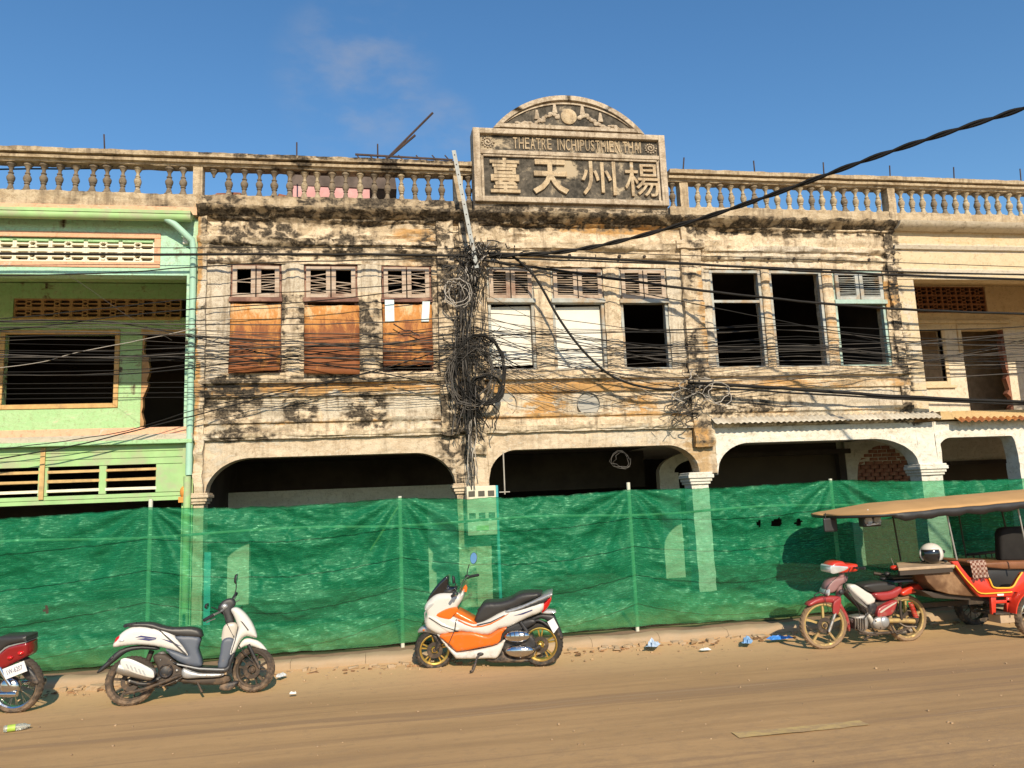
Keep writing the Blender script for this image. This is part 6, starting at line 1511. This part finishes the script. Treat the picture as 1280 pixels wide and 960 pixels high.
def rotp(x, z): return (pc.x+x*math.cos(ang)-z*math.sin(ang), pc.z+x*math.sin(ang)+z*math.cos(ang))
sc = .0011
pl.prism([rotp(x, z) for x, z in ((-.118, -.055), (.118, -.055), (.118, .055), (-.118, .055))], -.16, -.155)
np_ = pl.build('number_plate', V['plate'], b.e)
to = text('1W-6207', -.085, .085, -.022, .028, -.1605, .0005, 'plate_number', np_, V['ink'])
for v in to.data.vertices: q = rotp(v.co.x, v.co.z); v.co.x, v.co.z = q
b.tube('exhaust_pipe', [(-300,640,.15),(100,600,.15),(330,590,.15)], .03, 'chrome')
m = MB(); a_ = b.V3(330, 592, .15); c_ = b.V3(455, 566, .15); m.tube([a_, c_, c_+(c_-a_)*.05], [.04, .045, .035], 16); mu = m.build('muffler', V['alloy'], b.e, 40)
MB().tube([c_+(c_-a_)*.02, c_+(c_-a_)*.07], .02, 12).build('muffler_bore', V['black'], mu, 40)
b.ell('hub_drum', (110, 625, -.06), (.11, .055, .105), 'chrome'); b.ell('crankcase', (-180, 640, -.08), (.16, .07, .12), 'alloy')
b.panel('engine', [(-420,560),(-250,520),(-60,560),(-40,700),(-150,760),(-400,740)], .09, 'grime')
b.tube('swing_arm', [(-200,680,-.09),(0,690,-.1),(180,690,-.1)], .028, 'chrome'); b.tube('shock', [(20,420,-.11),(60,500,-.11),(120,600,-.11)], .02, 'chrome')
b.tube('side_stand', [(-150,740,-.12),(-220,850,-.3)], .012, 'grime')
b.panel('leg_shield', [(-900,180),(-820,160),(-700,380),(-560,560),(-520,640),(-600,650),(-760,520),(-880,300)], .13, 'darkred')
b.panel('front_fender', [(-1120,440),(-1000,380),(-860,390),(-760,470),(-850,450),(-1000,440)], .06, 'darkred')
for sy in (-.07, .07): b.tube('fork_leg', [(-860,250,sy),(-930,620,sy)], .02, 'alloy')
b.panel('headlight_cowl', [(-960,60),(-880,0),(-780,10),(-760,80),(-860,130),(-950,120)], .09, 'darkred')
b.tube('handlebar', [(-840,60,-.32),(-860,50,0),(-840,60,.32)], .012, 'black'); b.panel('frame_cover', [(-720,380),(-480,300),(-400,400),(-480,560),(-600,560)], .08, 'black')
# ----- tuk-tuk cart -----
YN, YFAR = 8.75, 9.85
org = PV(1280, 790, 9.2); org.z = 0
tk = tag(empty('tuk_tuk', (8.5, 9.3, 0)), 'red and brown tuk-tuk passenger cart with tan canopy, cut by the right picture edge', 'tuk-tuk')
T0 = Vector((8.5, 9.3, 0))
TA = lambda cx, cy, Y=YN: PV(1010+cx/4.741, 600+cy/4.741, Y)-T0
TB = lambda cx, cy, Y=YN: PV(1100+cx/6.4, 660+cy/6.4, Y)-T0
def tp(name, pts, y0, y1, mat, fn=TB, sub=1, bevel=.004, parent=None):
    q = [fn(*p, y0) for p in pts]; q = [(v.x, v.z) for v in q]
    if sub > 1: q = catmull(q, sub)
    return MB().prism(q, y0-T0.y, y1-T0.y).build(name, V[mat], parent or tk, 45, bevel=bevel, seg=2)
def tt(name, pts, r, mat, fn=TB, parent=None, sub=3):
    pp = [tuple(fn(*p)) for p in pts]; pp = catmull(pp, sub, False) if len(pp) > 2 else pp
    return MB().tube(pp, r, 8).build(name, V[mat], parent or tk, 60)
# canopy: a crowned sheet with a rounded nose
YCN, YCF = 8.60, 10.05; yc_ = (YCN+YCF)/2
xn = PV(1030, 645, yc_)[0]; zn = PV(1030, 645, yc_)[2]
def zedge(x):   # near edge height
    return zn+(x-xn)*(PV(1280, 627, YCN)[2]-zn)/(PV(1280, 627, YCN)[0]-xn)
NXC, NYC = 46, 18; x_end = 10.5; vs = []; fs = []
for i in range(NXC+1):
    t = i/NXC; x = xn+(x_end-xn)*t**1.25; hw = (YCF-YCN)/2*min(1, math.sqrt(max(0, 1-(1-min(1, (x-xn)/.42))**2)) if x < xn+.42 else 1)+.002
    for j in range(NYC+1):
        s = -1+2*j/NYC; cr = .095*(1-abs(s)**2.6)*min(1, .12+(x-xn)/.9)
        vs.append((x-T0.x, yc_+s*hw-T0.y, zedge(x)+cr+.006*fbm(x*3, s*2, 1)))
for i in range(NXC):
    for j in range(NYC): fs.append((i*(NYC+1)+j, i*(NYC+1)+j+1, (i+1)*(NYC+1)+j+1, (i+1)*(NYC+1)+j))
me = bpy.data.meshes.new('canopy'); me.from_pydata(vs, [], fs); me.shade_smooth(); can = put('canopy', me, tk, V['tan_fabric'])
md = can.modifiers.new('s', 'SOLIDIFY'); md.thickness = .012
vs = []; fs = []      # dark valance under the edge
ring = [i*(NYC+1) for i in range(NXC, 0, -1)]+[j for j in range(NYC+1)]+[i*(NYC+1)+NYC for i in range(1, NXC+1)]
cv_ = [me.vertices[r].co.copy() for r in ring]
for i, p in enumerate(cv_):
    dr = .055+.03*abs(math.sin(i*.9))+(.0 if p.x < xn+.6-T0.x else .02)
    if p.x+T0.x < xn+.5: dr = .03
    vs += [(p.x, p.y, p.z+.002), (p.x+.004, p.y+(.015 if p.y < 0 else -.015), p.z-dr)]
for i in range(len(cv_)-1): fs.append((2*i, 2*i+1, 2*i+3, 2*i+2))
me2 = bpy.data.meshes.new('valance'); me2.from_pydata(vs, [], fs); me2.shade_smooth(); va = put('valance', me2, can, V['black']); md = va.modifiers.new('s', 'SOLIDIFY'); md.thickness = .006
m = MB(); m.box(xn+.35-T0.x, x_end-T0.x, YCN+.08-T0.y, YCN+.11-T0.y, 0, .025); m.box(xn+.35-T0.x, x_end-T0.x, YCF-.11-T0.y, YCF-.08-T0.y, 0, .025)
m.v = [(x, y, z+zedge(x+T0.x)-.03) for x, y, z in m.v]; m.build('canopy_rail', V['grime'], tk)
for nm_, a, c in (('canopy_post', (820,190,YN), (882,472,YN)), ('canopy_post', (1240,150,YN), (1310,480,YN)), ('canopy_post', (500,200,YFAR), (550,480,YFAR)), ('canopy_post', (888,175,YFAR), (938,460,YFAR)), ('canopy_post', (1145,165,YFAR), (1175,300,YFAR))):
    MB().tube([TA(*a), TA(*c)], .011, 8).build(nm_, V['alloy'] if a[2] == YN else V['grime'], tk, 60)
# front shelf and body
shx = (TA(535, 515, YN).x, TA(880, 510, YN).x); shz = TA(700, 512, YN).z
m = MB(); ya_, yb_ = YN-T0.y, YN+.62-T0.y; pl_ = [(shx[0], ya_), (shx[1], ya_), (shx[1]+.3, yb_), (shx[0]+.42, yb_)]
m.add([(x, y, shz-.035) for x, y in pl_]+[(x, y, shz) for x, y in pl_], [(0, 1, 2, 3), (7, 6, 5, 4)]+[(i, (i+1) % 4, (i+1) % 4+4, i+4) for i in range(4)]); m.build('front_shelf', V['wood'], tk, bevel=.006)
MB().box(shx[0]+.02, shx[1]-.05, YN+.01-T0.y, YN+.05-T0.y, shz-.09, shz-.036).build('shelf_apron', V['grime'], tk)
tp('front_body', [(330,330),(580,322),(640,330),(720,440),(805,550),(700,545),(560,530),(450,500),(380,430)], YN+.06, YN+.5, 'brown', bevel=.01)
tp('under_tray', [(330,500),(560,530),(880,552),(900,590),(430,560)], YN+.12, YN+.6, 'grime')
tp('side_panel', [(572,268),(624,264),(650,310),(720,396),(760,392),(850,368),(880,420),(908,476),(985,482),(1062,474),(1100,410),(1138,356),(1180,350),(1260,352),(1260,520),(1075,512),(1056,546),(930,552),(800,552),(740,490),(680,410),(600,300)], YN, YN+.05, 'redb')
tt('piping', [(850,368,YN-.012),(880,420,YN-.012),(908,474,YN-.012),(985,480,YN-.012),(1060,472,YN-.012),(1100,410,YN-.012),(1138,354,YN-.012)], .011, 'yellow')
tt('piping', [(604,300,YN-.012),(680,400,YN-.012),(745,470,YN-.012),(805,522,YN-.012),(930,520,YN-.012),(1056,512,YN-.012)], .009, 'yellow')
for a0 in (908, 1030): tp('step_leg', [(a0-20,545),(a0+22,540),(a0+20,690),(a0-10,692)], YN+.02, YN+.06, 'redb')
tp('step_bar', [(925,580),(1040,575),(1040,600),(925,605)], YN+.02, YN+.05, 'redb')
tp('reflector', [(940,528),(992,526),(992,542),(940,544)], YN-.012, YN-.002, 'plate')
o1 = TB(935, 690, YN+.05); o2 = TB(1075, 750, YN+.05)
MB().box(o1.x, o2.x, YN-T0.y, YN+.2-T0.y, max(.0, o2.z), o1.z).build('wooden_chock', V['wood'], tk, bevel=.006)
tp('step_plate', [(925,680),(1085,676),(1085,692),(925,698)], YN-.02, YN+.3, 'grime')
# seats: black well, leather top, black back cushion
tp('seat_well', [(800,340),(1260,330),(1260,520),(905,520),(830,420)], YN+.35, YN+.40, 'black')
tp('seat_top', [(830,280),(1000,268),(1270,262),(1270,330),(1000,330),(860,318)], YN+.30, YFAR-.1, 'leather', bevel=.02)
tp('seat_back', [(968,40),(985,4),(1030,-8),(1300,-20),(1300,262),(975,262)], YN+.45, YN+.58, 'matte', bevel=.03)
tp('front_bench', [(700,262),(840,262),(850,280),(700,282)], YN+.1, YFAR-.1, 'leather', bevel=.01)
tt('side_rail', [(700,212,YFAR-.02),(760,208,YFAR-.02),(960,186,YFAR-.02)], .022, 'black')
for q in range(5): MB().tube([TB(745+q*48, 212-q*5, YFAR-.02), TB(760+q*48, 262, YFAR-.02)], .010, 6).build('rail_spindle', V['black'], tk, 60)
tp('far_side_panel', [(600,300),(1260,300),(1260,540),(800,545)], YFAR-.05, YFAR, 'grime')
# wheels
wx = PV(1216, 760, YFAR-.1)[0]
wheel(tk, (wx-T0.x, .27), .27, .11, 'tyre', 'grime', 'wire', 0, yoff=YFAR-.1-T0.y)
wheel(tk, (PV(1284, 760, YN+.02)[0]-T0.x+.05, .27), .27, .11, 'tyre_dusty', 'chrome', 'wire', 0, yoff=YN+.0-T0.y)
m = MB(); wc = Vector((PV(1284, 760, YN+.02)[0]-T0.x+.05, YN-T0.y, .27))
m.lathe([(.32, -.10), (.335, -.10), (.345, -.02), (.345, .08), (.335, .10)], wc, 'y', 24, R(10), R(170)); m.build('wheel_arch', V['redb'], tk, 50)
MB().tube([(wx-T0.x, YFAR-.15-T0.y, .27), (wx-T0.x, YN-T0.y, .27)], .02, 8).build('axle', V['grime'], tk, 60)
MB().beam((wx-1.2-T0.x, .0, .40), (wx+1.2-T0.x, 0, .40), .06, .06).build('chassis_beam', V['grime'], tk)
for cx_0 in (-.22, .22): MB().beam((wx-T0.x-.4, cx_0*2, .30), (wx-T0.x+.4, cx_0*2, .34), .05, .03).build('leaf_spring', V['grime'], tk)
# drawbar and hitch over the motorcycle seat
h0 = PV(990+910/6.737, 680+300/6.737, 9.12)-T0; h1 = PV(990+905/6.737, 680+470/6.737, 9.12)-T0
MB().tube([h0, h1], .022, 8).build('hitch_post', V['grime'], tk, 60)
MB().tube([h0+Vector((0, 0, -.02)), h0+Vector((.25, .1, -.03)), Vector((shx[0]+.1, .1, shz-.12))], .022, 8).build('drawbar', V['grime'], tk, 60)
hp = lambda cx, cy, Y=9.12: PV(990+cx/6.737, 680+cy/6.737, Y)-T0
MB().ell(hp(862, 200), (.055, .05, .032), 12, 8).build('hitch_cap', V['redb'], tk, 60)
MB().box(hp(800, 260).x, hp(960, 260).x, -.3, -.02, hp(800, 290).z, hp(800, 275).z).build('hitch_plate', V['grime'], tk, bevel=.005)
MB().ell(hp(800, 252), (.04, .04, .03), 10, 8).build('hitch_clamp', V['black'], tk, 60); MB().ell(hp(770, 292), (.05, .05, .022), 10, 8).build('hitch_pad', V['black'], tk, 60)
MB().tube([hp(862, 190), hp(835, 120)], .004, 5).build('hitch_rod', V['alloy'], tk, 60)
MB().box(hp(820, 310).x, hp(980, 310).x, -.28, -.05, hp(820, 322).z, hp(820, 305).z).build('hitch_tray', V['slate'], tk, bevel=.004)
# hanging mirror and loudspeaker under the canopy
m0, m1 = TA(92, 226, 9.2), TA(180, 306, 9.2)
m = MB().box(m0.x, m1.x, 9.2-T0.y, 9.23-T0.y, m1.z, m0.z); m.build('hanging_mirror', V['black'], tk, bevel=.02)
MB().tube([TA(103, 195, 9.2), TA(103, 228, 9.2)], .006, 6).build('mirror_stay', V['black'], tk, 60)
lp = tag(empty('loudspeaker', TA(365, 235, 8.95)+T0), 'small silver and black loudspeaker hanging under the tan canopy front', 'loudspeaker')
c_ = TA(365, 235, 8.95)
MB().box(-.125, .125, -.06, .06, -.085, .085).build('speaker_case', V['black'], lp, bevel=.02)
for dx in (-.06, .06): MB().lathe([(0, -.07), (.035, -.068), (.05, -.075), (.055, -.062)], (dx, 0, -.01), 'y', 18).build('speaker_cone', V['silver'], lp, 40)
MB().beam((-.09, -.066, -.06), (.1, -.066, -.05), .012, .02).build('speaker_trim', V['plate'], lp); MB().tube([(-.03, -.03, .06), (-.03, -.03, .13)], .008, 6).build('speaker_stay', V['plate'], lp, 60)
tt('loose_wire', [(560,190,YN+.1),(600,208,YN+.1),(650,195,YN+.1)], .006, 'black', TA); tt('loose_wire', [(975,165,YN+.1),(1010,198,YN+.1),(1060,195,YN+.1),(1088,165,YN+.1)], .009, 'black', TA); tt('loose_wire', [(1020,198,YN+.1),(1022,240,YN+.1)], .004, 'black', TA)
# helmet on the shelf
hc = TB(412, 212, 9.0)+T0; hc.z = shz+.125
he = tag(empty('helmet', (hc.x, hc.y, shz)), 'white and black open-face motorcycle helmet on the tuk-tuk front shelf', 'helmet')
r_ = .135
m = MB(); n_, mm = 28, 14
for i in range(mm+1):
    for q in range(n_):
        a = 2*math.pi*q/n_; t = math.pi*.72*i/mm
        m.v.append((r_*1.08*math.sin(t)*math.cos(a), r_*.95*math.sin(t)*math.sin(a), .125+r_*math.cos(t)))
for i in range(mm):
    for q in range(n_):
        a = (q+.5)*2*math.pi/n_; t = (i+.5)/mm
        ax = math.cos(a-R(230))
        if t > .48 and ax > .55: continue
        m.f.append((i*n_+q, (i+1)*n_+q, (i+1)*n_+(q+1) % n_, i*n_+(q+1) % n_)); m.m.append(0)
o = m.build('shell', V['white'], he, 60); md = o.modifiers.new('s', 'SOLIDIFY'); md.thickness = .012
MB().ell((0, 0, .122), (r_*1.0, r_*.88, r_*.92), 18, 12).build('lining', V['screen'], he, 60)
MB().tube([(r_*1.1*math.cos(t), -.02+r_*.98*math.sin(t), .03) for t in [R(a) for a in range(-60, 130, 12)]], .014, 8).build('rim_trim', V['black'], he, 60)
MB().ell((.11, -.085, .15), (.02, .02, .02), 8, 6).build('visor_button', V['black'], he, 60)
# checked cloth hanging over the seat rail
k = NT('checked_cloth'); w1_ = k.n('ShaderNodeTexChecker'); w1_.inputs['Scale'].default_value = 34; k.l(k.tc.outputs['Object'], w1_.inputs['Vector'])
w1_.inputs['Color1'].default_value = (.16, .06, .04, 1); w1_.inputs['Color2'].default_value = (.42, .30, .24, 1); MAT['cloth'] = k.bsdf(w1_.outputs[0], .9)
vs = []; fs = []; A_ = TB(712, 262, YN-.03); B_ = TB(842, 262, YN-.03); C_ = TB(740, 405, YN-.03)
for i in range(25):
    for j in range(15):
        s, t = i/24, j/14; x = A_.x+(B_.x-A_.x)*(s*(1-.15*t)+.10*t); z = A_.z+(C_.z-A_.z)*t*(1+.06*math.sin(s*9))
        vs.append((x, YN-.035-T0.y+.018*math.sin(s*22+t)*(.3+t)-.02*t+(.06 if j == 0 else 0), z))
for i in range(24):
    for j in range(14): fs.append((i*15+j, (i+1)*15+j, (i+1)*15+j+1, i*15+j+1))
me = bpy.data.meshes.new('cloth'); me.from_pydata([(v[0]-A_.x, v[1]-A_.y, v[2]-A_.z) for v in vs], [], fs); me.shade_smooth()
o = tag(put('cloth', me, None, MAT['cloth']), 'brown checked cloth hanging over the red side of the tuk-tuk', 'cloth'); o.location = A_+T0
md = o.modifiers.new('s', 'SOLIDIFY'); md.thickness = .004
